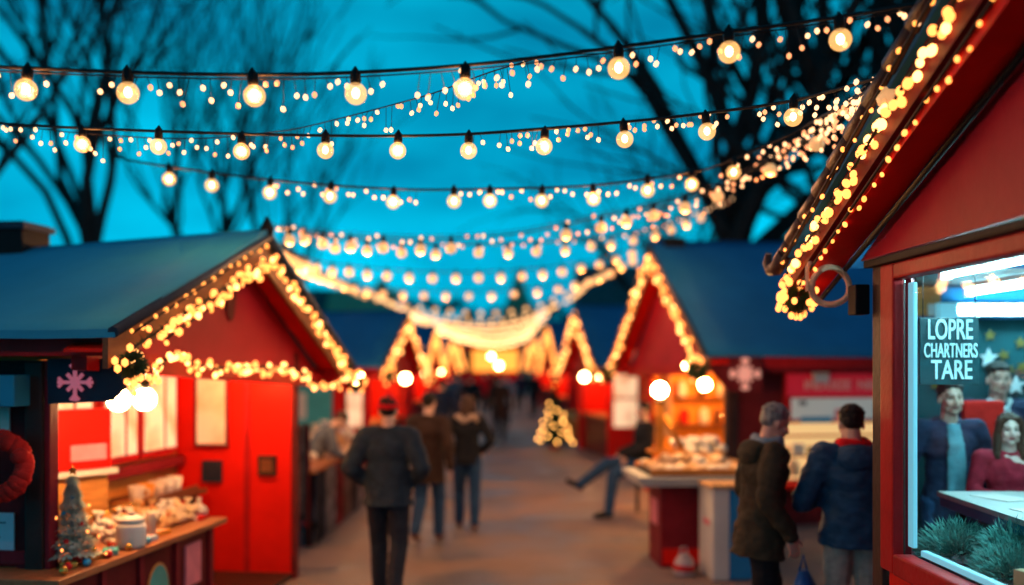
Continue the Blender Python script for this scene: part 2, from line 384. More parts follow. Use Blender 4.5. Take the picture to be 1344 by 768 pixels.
walk1 = dict(kneeL=(-0.1, 0.16, 0.505), ankL=(-0.1, 0.16, 0.085), kneeR=(0.1, -0.02, 0.5), ankR=(0.1, -0.3, 0.19), toeR=(0, 0.14, -0.085), elbL=(-0.31, -0.06, 1.16), wrL=(-0.2, 0.1, 1.0), elbR=(0.31, -0.06, 1.16), wrR=(0.2, 0.1, 1.0))
walk2 = dict(kneeL=(-0.09, -0.01, 0.5), ankL=(-0.09, -0.24, 0.15), toeL=(0, 0.13, -0.1), kneeR=(0.09, 0.16, 0.51), ankR=(0.09, 0.15, 0.085), elbL=(-0.27, 0.05, 1.15), wrL=(-0.25, 0.22, 0.95), elbR=(0.28, -0.12, 1.17), wrR=(0.3, -0.1, 0.9))
pockets = dict(elbL=(-0.31, -0.1, 1.16), wrL=(-0.2, 0.08, 1.02), elbR=(0.31, -0.1, 1.16), wrR=(0.2, 0.08, 1.02))
book = dict(elbL=(-0.31, 0.02, 1.13), wrL=(-0.14, 0.2, 1.14), elbR=(0.31, 0.02, 1.13), wrR=(0.14, 0.2, 1.14), handL=(0.1, 0.1, 0), handR=(-0.1, 0.1, 0), head_pitch=R(14))

def at_px(px, Y, z=0.0): return ((px - 650) / FP * Y, Y, z)
# walkers on the street
person('man in a slate quilted coat and red beanie walking away, hands in his pockets', at_px(509, 8.8), R(-3), dict(coat='coat_slate', hem=0.84, bulk=0.042, hair='hair_dark', extras=(('beanie', 'wool_red'),), wrinkle=0.012), 1.8, {**walk1, **pockets}, 0.012)
person('man in a dark brown coat and jeans walking just ahead of the red beanie', at_px(562, 11.8), R(-12), dict(coat='coat_brown', trousers='jeans', hem=0.7, shoes='boot_brown'), 1.74, walk2, 0.014)
person('woman in a black jacket with pale fur collar, blue jeans and brown boots', at_px(613, 12.7), R(2), dict(coat='coat_black', trousers='jeans', hem=0.86, boots=True, shoes='boot_brown', hair='hair_brown', hair_kind='long', bulk=0.02, extras=(('fur_collar', 'fur'),)), 1.68, {**walk1, **pockets, 'ankR': (0.1, -0.1, 0.09), 'toeR': (0, 0.17, -0.05)}, 0.014)
person('walker in a long brown coat far down the middle of the street', at_px(655, 26), R(-5), dict(coat='coat_brown', hem=0.62, hair='hair_brown', extras=(('hood', 'coat_brown'),)), 1.76, walk2, 0.02)
person('slim dark figure walking alone right of the street middle, past the long brown coat', at_px(682, 41), R(4), dict(coat='coat_navy', hem=0.8), 1.72, walk1, 0.024)
person('walker in a navy coat half hidden behind the man in the brown coat', at_px(579, 21), R(6), dict(coat='coat_navy', hem=0.75), 1.76, walk2, 0.02)
person('dark coated walker above the fur collared woman, in the far crowd', at_px(618, 29), R(-8), dict(coat='coat_black', trousers='trousers_black', hem=0.66), 1.75, walk1, 0.022)
person('distant walker in a red jacket near the lit tent at the street end', at_px(636, 40), R(180), dict(coat='wool_red', hem=0.8, hair='hair_brown'), 1.7, walk2, 0.024)
person('distant walker in a grey jacket by the left stalls', at_px(600, 37), R(170), dict(coat='jacket_ash', hem=0.8), 1.7, walk1, 0.024)
person('distant walker in a tan coat on the right side of the far street', at_px(664, 33), R(175), dict(coat='collar_grey', hem=0.7, hair='hair_brown'), 1.7, walk1, 0.024)
person('distant walker in a dark blue coat near the third left stall', at_px(592, 31), R(-4), dict(coat='coat_blue', hem=0.7), 1.74, walk2, 0.024)
person('distant walker in an olive coat before the glowing tent', at_px(645, 46), R(3), dict(coat='coat_olive', hem=0.66, hair='hair_brown'), 1.72, walk1, 0.026)
person('distant walker in black by the far right stalls', at_px(700, 38), R(185), dict(coat='coat_black', hem=0.78), 1.75, walk2, 0.026)
# stallholder behind the left table
person('stallholder in a pale blue-grey jacket leaning over the goods table by the red shutter', at_px(404, 12.7), R(-75), dict(coat='jacket_ash', hair='hair_brown', hem=0.85, trousers='jeans'), 1.62, dict(lean=R(36), wrL=(-0.2, 0.5, 0.97), wrR=(0.2, 0.5, 0.97), elbL=(-0.27, 0.32, 1.08), elbR=(0.27, 0.32, 1.08), head_pitch=R(12)), 0.015)
# couple reading the sign
person('grey haired man in an olive coat seen from the side, looking down', (1.83, 6.95, 0.0), R(-84), dict(coat='coat_olive', trousers='trousers_black', hair='hair_grey', brow=(0.25, 0.24, 0.23), hem=0.74, bulk=0.04, skin=(0.6, 0.3, 0.22), extras=(('hood', 'coat_olive'), ('scarf', 'collar_grey')), wrinkle=0.014), 1.82,
       dict(lean=R(5), head_pitch=R(16), kneeL=(-0.1, 0.12, 0.5), ankL=(-0.1, 0.12, 0.085), kneeR=(0.1, 0.0, 0.5), ankR=(0.1, -0.14, 0.085), elbL=(-0.28, 0.0, 1.15), wrL=(-0.26, 0.14, 0.93), elbR=(0.28, -0.06, 1.15), wrR=(0.27, 0.1, 0.92)), 0.011, fine=True)
person('dark haired man in a blue jacket and red scarf seen from behind', (2.42, 6.8, 0.0), R(-6), dict(coat='coat_blue', trousers='trousers_cream', hem=0.84, bulk=0.05, extras=(('scarf', 'wool_red'), ('hood', 'coat_blue')), wrinkle=0.016), 1.81, {**book, 'head_yaw': R(4)}, 0.011, fine=True)
# three people behind the shop window
person('young man in a dark hooded jacket over a teal shirt standing behind the shop window', (3.2, 7.08, 0.2), R(174), dict(coat='coat_navy', trousers='jeans', hem=0.72, bulk=0.018, stubble=True, skin=(0.66, 0.42, 0.32), extras=(('shirt', 'shirt_teal'), ('hood', 'coat_navy')), open=True), 1.77,
       dict(elbR=(0.28, -0.05, 1.14), wrR=(0.29, 0.06, 0.9), head_yaw=R(4)), 0.011, fine=True)
person('man in dark suit, pale collar and tie at the back of the shop', (3.9, 7.8, 0.2), R(176), dict(coat='coat_navy', hem=0.75, hair_kind='fringe', skin=(0.64, 0.38, 0.3), extras=(('collar', 'shirt_pale'), ('tie', 'shirt_teal')), coat_name='suit', open=True, bulk=0.026), 1.9, dict(head_yaw=R(-6)), 0.011, fine=True)
person('long haired woman in a red dress standing at the shop table', (3.43, 6.72, 0.2), R(168), dict(coat='dress_red', coat_name='dress', trousers='trousers_black', hair='hair_brown', hair_kind='long', hem=0.6, bulk=0.004, lipstick=True, skin=(0.72, 0.5, 0.42), open=True, wrinkle=0.005), 1.56,
       dict(elbR=(0.25, 0.02, 1.16), wrR=(0.15, 0.27, 1.16), handR=(0.02, 0.12, -0.04), elbL=(-0.25, 0.02, 1.16), wrL=(-0.1, 0.26, 1.16), handL=(0, 0.12, -0.03)), 0.011, fine=True)
# seated man
person('seated man in a dark jacket with jeans, one leg stretched into the street', (2.0, 13.7, 0.0), R(96), dict(coat='coat_black', trousers='jeans', hem=0.9, shoes='shoe_black'), 1.75,
       dict(pelvis=(0, 0, 0.74), lean=R(-4), kneeR=(0.12, 0.45, 0.72), ankR=(0.14, 0.84, 0.43), toeR=(0.02, 0.16, 0.05), kneeL=(-0.12, 0.42, 0.6), ankL=(-0.14, 0.5, 0.09), elbL=(-0.28, -0.02, 0.95), wrL=(-0.16, 0.26, 0.86), elbR=(0.28, -0.02, 0.95), wrR=(0.16, 0.26, 0.86), head_pitch=R(6)), 0.014)
# ------------------------------------------------------------------ shared materials
planks('red_boards', (0.55, 0.018, 0.014), 0.16, 1, 0.4, 0.18); planks('red_boards_across', (0.55, 0.018, 0.014), 0.14, 2, 0.4, 0.18)
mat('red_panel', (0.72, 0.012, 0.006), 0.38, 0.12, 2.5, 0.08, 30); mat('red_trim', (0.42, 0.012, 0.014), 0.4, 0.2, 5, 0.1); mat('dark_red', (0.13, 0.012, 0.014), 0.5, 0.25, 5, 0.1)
mat('maroon', (0.2, 0.014, 0.022), 0.5, 0.2, 4, 0.1); mat('gable_red', (0.42, 0.014, 0.03), 0.45, 0.2, 1.6, 0.08, 20, spec=0.3)
mat('brown_board', (0.16, 0.055, 0.02), 0.5, 0.35, 3, 0.25, 40, stretch=(6, 1, 6)); mat('dark_wood', (0.035, 0.014, 0.011), 0.5, 0.3, 4, 0.2); mat('warm_wood', (0.6, 0.23, 0.05), 0.5, 0.3, 3, 0.2, 30, stretch=(1, 1, 8))
mat('counter_wood', (0.36, 0.13, 0.05), 0.4, 0.3, 2.5, 0.15, 30, stretch=(8, 1, 8)); mat('navy_board', (0.012, 0.018, 0.04), 0.5, 0.2, 6, 0.1); mat('snow_pink', (0.75, 0.22, 0.27), 0.6, 0.15)
mat('canvas_blue', (0.025, 0.27, 0.43), 0.75, 0.14, 1.2, 0.25, 9, stretch=(1, 0.4, 1)); mat('canvas_deep', (0.008, 0.12, 0.28), 0.75, 0.14, 1.5, 0.25, 9); mat('edge_navy', (0.02, 0.035, 0.06), 0.6, 0.2)
mat('black_metal', (0.008, 0.008, 0.009), 0.6, 0.2, 8, 0.05, spec=0.12); mat('paper', (0.68, 0.62, 0.55), 0.7, 0.06, 5, 0.05); mat('paper_blue', (0.45, 0.55, 0.62), 0.7, 0.08, 5, 0.05); mat('ink', (0.12, 0.12, 0.14), 0.7)
mat('cream_ceramic', (0.72, 0.55, 0.42), 0.35, 0.1, 4, 0.04); mat('white_ceramic', (0.75, 0.7, 0.62), 0.3, 0.06, 4, 0.03); mat('orange_ceramic', (0.75, 0.28, 0.03), 0.35, 0.12)
mat('cookie', (0.6, 0.34, 0.15), 0.7, 0.3, 12, 0.4); mat('cookie_pale', (0.72, 0.5, 0.3), 0.65, 0.22, 12, 0.4); mat('sugar', (0.75, 0.66, 0.55), 0.6, 0.15, 20, 0.4); mat('red_cloth', (0.6, 0.02, 0.015), 0.8, 0.25, 8, 0.3); mat('tree_needles', (0.012, 0.032, 0.012), 0.7, 0.5, 15, 0.1); mat('green_needles', (0.035, 0.075, 0.03), 0.7, 0.5, 15, 0.1)
mat('frost_needles', (0.36, 0.44, 0.38), 0.7, 0.6, 9, 0.1); mat('frost_leaf', (0.045, 0.2, 0.17), 0.6, 0.6, 10, 0.1); mat('bauble_gold', (0.75, 0.42, 0.08), 0.25, 0.1, metal=0.8); mat('bauble_blue', (0.06, 0.35, 0.55), 0.25, 0.1, metal=0.3); mat('bauble_red', (0.6, 0.02, 0.02), 0.25, 0.1)
mat('teal_board', (0.07, 0.34, 0.31), 0.6, 0.25, 2, 0.05); mat('wall_teal', (0.006, 0.06, 0.072), 0.6, 0.4, 1.6, 0.05); mat('cardboard', (0.42, 0.29, 0.16), 0.8, 0.12, 4, 0.08); mat('table_white', (0.42, 0.43, 0.4), 0.45, 0.08, 3, 0.04)
mat('cabinet_blue', (0.02, 0.22, 0.5), 0.5, 0.12, 3, 0.05); mat('cabinet_white', (0.6, 0.6, 0.58), 0.5, 0.1, 3, 0.05); mat('rope_tan', (0.8, 0.45, 0.28), 0.7, 0.2, 20, 0.4); mat('wire', (0.012, 0.01, 0.012), 0.6, 0.1)
mat('bark', (0.028, 0.024, 0.024), 0.9, 0.4, 5, 0.6, 14, stretch=(1, 1, 0.25)); mat('house_wall', (0.42, 0.28, 0.17), 0.8, 0.15, 2, 0.1); mat('house_roof', (0.08, 0.07, 0.08), 0.8, 0.3, 3, 0.2); mat('window_dark', (0.02, 0.03, 0.04), 0.2)
lit_pane('warm_pane', (1.0, 0.62, 0.36), 0.95); lit_pane('warm_pane_dim', (1.0, 0.52, 0.27), 0.6); glow('lamp_globe', (1.0, 0.55, 0.22), 190); glow('lamp_small', (1.0, 0.5, 0.18), 75); glow('lamp_inner', (1.0, 0.46, 0.14), 300); glow('lamp_fill', (1.0, 0.42, 0.12), 620); glow('snow_glow', (0.72, 0.17, 0.25), 0.4); glow('snow_glow_peach', (0.85, 0.36, 0.27), 0.6); glow('sheet_glow', (0.7, 0.72, 0.66), 0.22); glow('header_glow', (0.75, 0.012, 0.03), 0.25); glow('tube_cyan', (0.42, 0.92, 1.0), 115.0); glow('strip_cyan', (0.25, 0.78, 0.95), 0.5); lit_pane('sign_letters', (0.38, 0.84, 0.95), 0.8)
glow('garland_core', (1.0, 0.4, 0.11), 6.0); glow('garland_light', (1.0, 0.29, 0.06), 3.4); glow('lamp_table', (1.0, 0.5, 0.17), 420); glow('garland_far', (1.0, 0.33, 0.06), 3.0); glow('tree_light', (1.0, 0.42, 0.09), 14); glow('garland_light_dim', (1.0, 0.34, 0.06), 2.4); glow('filament', (1.0, 0.7, 0.38), 14); glow('orange_tent', (1.0, 0.33, 0.04), 1.8)
glass('pane_glass', (0.95, 0.98, 1.0), 0.022); glass('globe_glass', (1.0, 0.86, 0.62), 0.05, (1.0, 0.5, 0.17), 0.62)

def ico(name, r, sub, m):
    return MB().sphere((0, 0, 0), r, sub=sub).mesh(name, m)
LIGHT_MESH = {}
def light_mesh(kind, r, sub=1):
    k = (kind, round(r, 4), sub)
    if k not in LIGHT_MESH: LIGHT_MESH[k] = MB().sphere((0, 0, 0), (r, r, r * 1.25), sub=sub).mesh('light', MATS[kind])
    return LIGHT_MESH[k]

def resample(pts, n):
    pts = [Vector(p) for p in pts]; L_ = [0]
    for a, b in zip(pts, pts[1:]): L_.append(L_[-1] + (b - a).length)
    out = []
    for i in range(n):
        s = L_[-1] * i / max(1, n - 1); j = 0
        while j < len(pts) - 2 and L_[j + 1] < s: j += 1
        f = (s - L_[j]) / max(1e-9, L_[j + 1] - L_[j]); out.append(pts[j].lerp(pts[j + 1], f))
    return out
def smooth_curve(pts, per=8):
    """Catmull-Rom through pts"""
    P_ = [Vector(p) for p in pts]; P_ = [2 * P_[0] - P_[1]] + P_ + [2 * P_[-1] - P_[-2]]; out = []
    for i in range(1, len(P_) - 2):
        for k in range(per):
            t = k / per; a, b, c, d = P_[i - 1:i + 3]
            out.append(0.5 * (2 * b + (c - a) * t + (2 * a - 5 * b + 4 * c - d) * t * t + (3 * b - a - 3 * c + d) * t ** 3))
    out.append(P_[-2]); return out

def garland(label, pts, n, r=0.022, spread=0.05, group='lit garlands on the gables', drop=0.0, kinds=('garland_light', 'garland_light', 'garland_core'), sub=1, off=(0, 0, 0), needles=True, icicles=0):
    """a thick light garland along a world path: wire, short needles and single lights"""
    pts = [Vector(p) + Vector(off) for p in pts]; o0 = pts[0].copy()
    g = thing('light_garland', label, 'garland', o0, 0, group)
    pl = [p - o0 for p in resample(pts, max(8, n // 2))]
    MB().path(pl, 0.008, 5).build('wire', MATS['wire'], g)
    if needles:
        nb = MB(); rn = random.Random(n)
        for p in resample(pl, n * 4):
            d = Vector((rn.uniform(-1, 1), rn.uniform(-1, 1), rn.uniform(-1, 1))).normalized() * rn.uniform(0.03, 0.06)
            q = d.orthogonal().normalized() * 0.006
            v = [nb.bm.verts.new(p + x) for x in (-q, q, d)]; nb.bm.faces.new(v)
        nb.build('needles', MATS['green_needles'], g)
    rl = random.Random(n * 3 + 1)
    for i, p in enumerate(resample(pl, n)):
        dz = -rl.random() * drop
        kd = kinds[rl.randrange(len(kinds))]
        put('light', light_mesh(kd, r * (0.8 + 0.25 * rl.randrange(3) / 2), sub), g, p + Vector((rl.uniform(-spread, spread) * 0.7, rl.uniform(-spread, spread), rl.uniform(-spread, spread) + dz)), (rl.uniform(-0.5, 0.5), rl.uniform(-0.5, 0.5), 0))
    return g

def knot(label, p, r=0.11, n=9, lr=0.02, sub=1, group='greenery bundles at the gable corners'):
    """a greenery bundle with lights, hung at a gable corner"""
    g = thing('greenery_bundle', label, 'decoration', p, 0, group)
    b = MB(); rn = random.Random(int(p[1] * 100))
    for _ in range(int(900 * r / 0.11)):
        d = Vector((rn.gauss(0, 1), rn.gauss(0, 1), rn.gauss(0, 1))).normalized(); a = d * r * rn.uniform(0.2, 0.75); e = d * r * rn.uniform(0.8, 1.15) + Vector((0, 0, -r * 0.2 * rn.random()))
        q = d.orthogonal().normalized() * r * 0.05
        b.bm.faces.new([b.bm.verts.new(x) for x in (a - q, a + q, e)])
    b.build('foliage', MATS['green_needles'], g)
    for i in range(n):
        d = Vector((rn.gauss(0, 1), rn.gauss(0, 1), rn.gauss(0, 1))).normalized() * r * rn.uniform(0.85, 1.2)
        put('light', light_mesh('garland_light', lr, sub), g, d)
    return g

def globe_lamp(label, p, r=0.09, kind='lamp_globe', cord=0.25, group='round hanging lamps at the stalls'):
    g = thing('hanging_lamp', label, 'lamp', p, 0, group)
    MB().sphere((0, 0, 0), r, uv=(16, 10)).build('globe', MATS[kind], g)
    MB().lathe((0, 0, r * 0.93), [(0.03, 0), (0.032, 0.03), (0.02, 0.05), (0.006, 0.06)], 10).build('cap', MATS['black_metal'], g)
    MB().tube((0, 0, r + 0.05), (0, 0, r + 0.05 + cord), 0.004, n=5).build('cord', MATS['black_metal'], g)
    return g

def snowflake_mb(r, th=0.012, w=0.021):
    """six-armed snowflake in the local XZ plane, facing -Y"""
    b = MB()
    for k in range(4):
        a = k * math.pi / 4 + 0.0; d = Vector((math.cos(a), 0, math.sin(a)))
        M = Matrix.Rotation(-a, 4, 'Y')
        rr = r if k % 2 == 0 else r * 0.62
        b.box((0, -k * 0.0013, 0), (2 * rr, th, w), M=M)
        if k % 2 == 0:
            for sg in (-1, 1):
                for tt in (-1, 1):
                    c = d * sg * r * 0.68; a2 = a + tt * math.pi / 4 + (math.pi if sg < 0 else 0)
                    e = Vector((math.cos(a2), 0, math.sin(a2)))
                    b.box(c + e * r * 0.17 + Vector((0, -0.006, 0)), (r * 0.36, th, w * 0.8), M=Matrix.Rotation(-a2, 4, 'Y'))
    return b

# ------------------------------------------------------------------ a gabled stall; local x = inward from the street (times side), y = along the gable, z = up
def L_sof(sd): return Vector((sd * 0.04, 0, 0))
class Stall:
    def __init__(s, name, label, side, near, width, eave_n, eave_f, apex, depth, over=0.5, fall=0.0, fh=0.16, canvas='canvas_deep', rot=8, group=None, gable='gable_red', board='brown_board'):
        s.side, s.W, s.en, s.ef, s.ap, s.D, s.over = side, width, eave_n, eave_f, apex, depth, over
        s.o = thing(name, label, 'stall', (near[0], near[1], 0), R(rot) * side, group)
        s.M = Matrix.Translation(s.o.location) @ Matrix.Rotation(R(rot) * side, 4, 'Z')
        W_, sd = width, side
        def zr(t): return s.en + (s.ap - s.en) * t / (W_ / 2) if t < W_ / 2 else s.ap + (s.ef - s.ap) * (t - W_ / 2) / (W_ / 2)
        s.zr = zr
        dip = lambda u, v: -fall * v * u - 0.05 * math.sin(math.pi * u) * math.sin(math.pi * min(1, v * 1.1)) + 0.012 * noise.noise(Vector((u * 9, v * 5, near[1])))
        for (t0, t1) in ((-0.12, W_ / 2), (W_ + 0.12, W_ / 2)):
            e0 = s.en - 0.05 if t0 < 0 else s.ef - 0.05
            f = lambda u, v: Vector((sd * (-0.04 + depth * v), t0 + (t1 - t0) * u, e0 + (s.ap + 0.06 - e0) * u + 0.05 + dip(u, v)))
            MB().sheet(f, 12, 12, 0.05).build('roof', MATS[canvas], s.o)
            b = MB()                                    # barge board under the roof edge
            a0 = Vector((sd * 0.0, t0, e0 - 0.0)); a1 = Vector((sd * 0.0, t1, s.ap + 0.01))
            q_ = Vector((0, 0.0, -0.065)); MB().prism([a0 + q_ + L_sof(sd), a1 + q_ + L_sof(sd), a1 + q_ + L_sof(sd) + Vector((0, 0, -0.02)), a0 + q_ + L_sof(sd) + Vector((0, 0, -0.02))], (sd * 0.238, 0, 0)).build('soffit', MATS['red_panel'], s.o)
            d = (a1 - a0).normalized(); dn = Vector((0, d.z, -d.y)) * (1 if t0 < 0 else -1)
            w = 0.2
            b.prism([a0, a1, a1 + Vector((0, 0, -w * 1.15)), a0 + Vector((0, 0, -w * 0.9))], (sd * 0.035, 0, 0)).build('barge_board', MATS[board], s.o)
            MB().path([a0 + Vector((-sd * 0.03, 0, 0.03)), a1 + Vector((-sd * 0.03, 0, 0.03))], 0.035, 8).build('roof_edge', MATS['edge_navy'], s.o)
        gi = 0.28
        MB().prism([(sd * gi, 0.12, s.en - 0.1), (sd * gi, W_ / 2, s.ap - 0.06), (sd * gi, W_ - 0.12, s.ef - 0.1)], (sd * 0.04, 0, 0)).build('gable_panel', MATS[gable], s.o)
        MB().prism([(sd * (gi - 0.05), 0.05, s.en - 0.1), (sd * (gi - 0.05), W_ - 0.05, s.ef - 0.1), (sd * (gi - 0.05), W_ - 0.05, s.ef - 0.24), (sd * (gi - 0.05), 0.05, s.en - 0.24)], (sd * 0.1, 0, 0)).build('gable_beam', MATS['red_trim'], s.o)
        # fascia under the near eave
        MB().box((sd * (depth / 2 + 0.05), 0.02, s.en - 0.1), (depth - 0.1, 0.05, fh)).build('fascia', MATS['red_trim'], s.o)
        MB().box((sd * (depth / 2 + 0.05), W_ - 0.02, s.ef - 0.12), (depth - 0.1, 0.05, 0.16)).build('fascia', MATS['red_trim'], s.o)
    def L(s, d, t, z): return Vector((s.side * d, t, z))
    def P(s, d, t, z): return s.M @ Vector((s.side * d, t, z))
    def box(s, name, d, t, z, m, bev=0.0, label=None):
        """box from ranges d, t, z"""
        c = s.L((d[0] + d[1]) / 2, (t[0] + t[1]) / 2, (z[0] + z[1]) / 2)
        b = MB().box((0, 0, 0), (abs(d[1] - d[0]), abs(t[1] - t[0]), abs(z[1] - z[0])), bev=bev)
        return b.build(name, MATS[m], s.o, c, label)
    def rakes(s, lab, n, r, spread=0.04, sub=1, drop=0.05, needles=True, kinds=('garland_light', 'garland_core', 'garland_light_dim', 'garland_light')):
        W_ = s.W; k = -0.07
        p0, p1, p2 = s.P(k, 0.0, s.en - 0.12), s.P(k, W_ / 2, s.ap - 0.12), s.P(k, W_, s.ef - 0.12)
        garland(lab[0], [p0, p1], n[0], r, spread, drop=drop, sub=sub, needles=needles, kinds=kinds)
        garland(lab[1], [p1, p2], n[1], r, spread, drop=drop, sub=sub, needles=needles, kinds=kinds)
    def knots(s, labs, r=0.11, n=9, lr=0.02):
        for (t, z), lb in zip(((-0.02, s.en - 0.2), (s.W + 0.02, s.ef - 0.2)), labs): knot(lb, s.P(-0.1, t, z), r, n, lr)
# ================================================================== left stall in front
A = Stall('market_stall', 'red market stall with pale blue canvas roof and lit gable, nearest on the left row', -1, (-2.21, 5.9), 4.68, 2.3, 2.09, 3.09, 5.2, fall=0.3, fh=0.11, canvas='canvas_blue', board='brown_board', group='gabled market stalls along the street')
A.box('post', (0.6, 0.72), (0.18, 0.36), (0, 2.118), 'dark_wood', 0.015)
A.box('post', (0.562, 0.598), (0.2, 0.3), (0, 2.118), 'maroon', 0.008)
# side wall that meets the eye, left of the post
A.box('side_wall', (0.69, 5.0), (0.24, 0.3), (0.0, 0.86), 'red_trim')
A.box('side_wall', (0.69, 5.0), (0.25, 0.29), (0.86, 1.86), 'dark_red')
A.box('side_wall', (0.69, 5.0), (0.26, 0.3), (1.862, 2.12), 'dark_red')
A.box('awning_strip', (0.68, 5.0), (0.02, 0.2), (1.84, 2.03), 'canvas_blue', 0.01)
A.box('wall_frame', (0.685, 5.0), (0.2, 0.245), (0.86, 0.94), 'maroon'); A.box('wall_frame', (0.685, 0.78), (0.2, 0.235), (0.0, 0.85), 'maroon')
A.box('end_wall', (0.3, 0.74), (3.86, 3.93), (0.0, 2.2), 'red_panel', 0.006); A.box('end_wall', (0.78, 1.5), (3.88, 3.94), (0.0, 2.2), 'red_panel', 0.006)
A.box('corner_post', (0.735, 0.785), (3.83, 3.95), (0.0, 2.2), 'red_trim', 0.006); A.box('corner_post', (0.27, 0.31), (3.84, 3.96), (0.0, 2.2), 'dark_red', 0.004)
A.box('back_wall', (1.5, 1.56), (0.3, 3.94), (0.0, 2.14), 'warm_wood')
A.box('ceiling', (0.3, 5.0), (0.3, 3.9), (2.12, 2.15), 'warm_wood')
A.box('floor_board', (0.3, 1.5), (0.3, 3.85), (0.0, 0.06), 'dark_wood')
for t0, t1 in ((0.75, 1.35), (1.5, 2.2), (2.42, 2.95), (3.1, 3.72)):
    o = A.box('window', (1.44, 1.5), (t0 - 0.06, t1 + 0.06), (1.22, 2.1), 'red_trim', 0.006)
    x = MB().box((0, 0, 0), (0.01, t1 - t0, 0.74)).build('pane', MATS['warm_pane'], o, (0.036, 0, 0.0))
    MB().box((0, 0, 0), (0.01, 0.02, 0.74)).build('mullion', MATS['maroon'], o, (0.046, (t1 - t0) * 0.12, 0))
A.box('rail', (1.4, 1.5), (0.3, 3.86), (1.1, 1.19), 'maroon', 0.006)
# white notice with frame, dark plate on the end wall
def notice(S, d, t, z, w, h, lines=4, ax='t', m='paper', name='notice'):
    o = MB().box((0, 0, 0), (w, 0.012, h)).build(name, MATS[m], S.o, S.L(d, t, z))
    b = MB()
    for i in range(lines): b.box((0.0, -0.009, h * (0.3 - 0.6 * i / max(1, lines - 1))), (w * (0.7 - 0.2 * (i % 2)), 0.006, h * 0.03))
    if lines: b.build('print', MATS['ink'], o)
    return o
pf = A.box('notice_board', (0.95, 1.3), (3.845, 3.877), (1.27, 1.98), 'dark_red', 0.004)
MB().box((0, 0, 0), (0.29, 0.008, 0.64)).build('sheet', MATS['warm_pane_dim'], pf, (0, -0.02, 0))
A.box('plate', (1.02, 1.22), (3.84, 3.878), (0.93, 1.14), 'navy_board', 0.004)
pl = A.box('plate', (0.46, 0.64), (3.82, 3.858), (1.0, 1.2), 'dark_wood', 0.006); MB().box((0, 0, 0), (0.11, 0.006, 0.12)).build('inlay', MATS['brown_board'], pl, (0, -0.022, 0))
notice(A, 1.02, 0.235, 1.75, 0.34, 0.2, 0); notice(A, 1.0, 0.235, 1.02, 0.36, 0.3, 3, m='paper_blue')
# counter along the street side
A.box('counter_top', (0.32, 0.98), (-0.1, 2.34), (0.79, 0.835), 'counter_wood', 0.008)
A.box('counter_front', (0.42, 0.46), (0.0, 2.3), (0.03, 0.79), 'dark_red'); A.box('counter_front', (0.46, 1.0), (2.26, 2.3), (0.03, 0.785), 'dark_red')
for t in (0.55, 1.05, 1.6, 2.2): A.box('counter_batten', (0.395, 0.418), (t - 0.03, t + 0.03), (0.05, 0.78), 'maroon')
ov = MB().sphere((0, 0, 0), (0.012, 0.17, 0.2), uv=(24, 12)).build('oval_sign', MATS['warm_wood'], A.o, A.L(0.415, 1.32, 0.46)); MB().sphere((0.006, 0, 0), (0.012, 0.15, 0.18), uv=(24, 12)).build('face', MATS['teal_board'], ov)
A.box('poster', (0.402, 0.418), (1.75, 2.02), (0.38, 0.7), 'snow_pink')
A.box('shelf', (1.05, 1.42), (2.3, 3.6), (0.86, 0.9), 'brown_board', 0.006); A.box('shelf_leg', (1.1, 1.16), (2.4, 2.46), (0.06, 0.86), 'brown_board'); A.box('shelf_leg', (1.1, 1.16), (3.4, 3.46), (0.06, 0.86), 'brown_board')
# snowflake bracket board hung below the eave, right of the post
bb = MB().prism([A.L(0.57, 0.19, 2.13), A.L(-0.05, 0.19, 2.13), A.L(-0.05, 0.19, 2.07), A.L(0.16, 0.19, 1.87), A.L(0.57, 0.19, 1.85)], (0, 0.04, 0)).build('bracket_board', MATS['navy_board'], A.o)
snowflake_mb(0.115).build('snowflake', MATS['snow_glow'], bb, A.L(0.38, 0.178, 1.985))  # painted flake; glow in its colour stands in for light under the eave
MB().sphere((0, 0, 0), (0.02, 0.11, 0.22), uv=(20, 12)).build('gable_ornament', MATS['dark_red'], A.o, A.L(0.27, 2.28, 2.66))
# chimney behind the ridge
ch = A.box('chimney', (2.02, 2.42), (2.15, 2.55), (2.7, 3.28), 'black_metal', 0.01); MB().box((0, 0, 0), (0.46, 0.46, 0.05)).build('cap', MATS['edge_navy'], ch, (0, 0, 0.25))
MB().lathe((0, 0, 0), [(0.05, -0.06), (0.06, 0.0), (0.035, 0.05), (0.01, 0.1)], 12).build('finial', MATS['black_metal'], A.o, A.L(-0.02, 2.34, 3.2))
A.rakes(('dense lit garland on the near rake of the left front gable', 'dense lit garland on the far rake of the left front gable'), (64, 58), 0.024, 0.045, drop=0.06)
garland('sparse row of single lights along the outer edge of the left front roof', [A.P(-0.06, 0.05, 2.28), A.P(-0.06, 2.2, 3.05)], 16, 0.017, 0.02, kinds=('garland_light_dim',), needles=False)
garland('second thin row of lights hanging inside the near rake of the left front gable', [A.P(-0.03, 0.55, 2.26), A.P(-0.03, 2.3, 2.88)], 20, 0.018, 0.03, kinds=('garland_light', 'garland_light_dim'), needles=False)
pts = [A.P(-0.06, -0.02, 2.0), A.P(-0.02, 0.3, 1.99), A.P(0.1, 0.75, 2.1), A.P(0.14, 1.05, 2.16), A.P(0.14, 1.4, 2.08), A.P(0.14, 2.2, 2.06), A.P(0.14, 3.0, 2.05), A.P(0.14, 3.5, 2.02), A.P(0.05, 4.1, 1.86), A.P(-0.06, 4.62, 1.95)]
garland('garland swagged across the base of the left front gable', smooth_curve(pts), 92, 0.023, 0.045, drop=0.03)
A.knots(('dark green bundle with lights at the near corner of the left front gable', 'dark green bundle with lights at the far corner of the left front gable'), 0.1, 10, 0.022)
globe_lamp('left one of the two round white lamps hanging over the front left counter', tuple(W(156, 525, 7.0)), 0.078, cord=0.24)
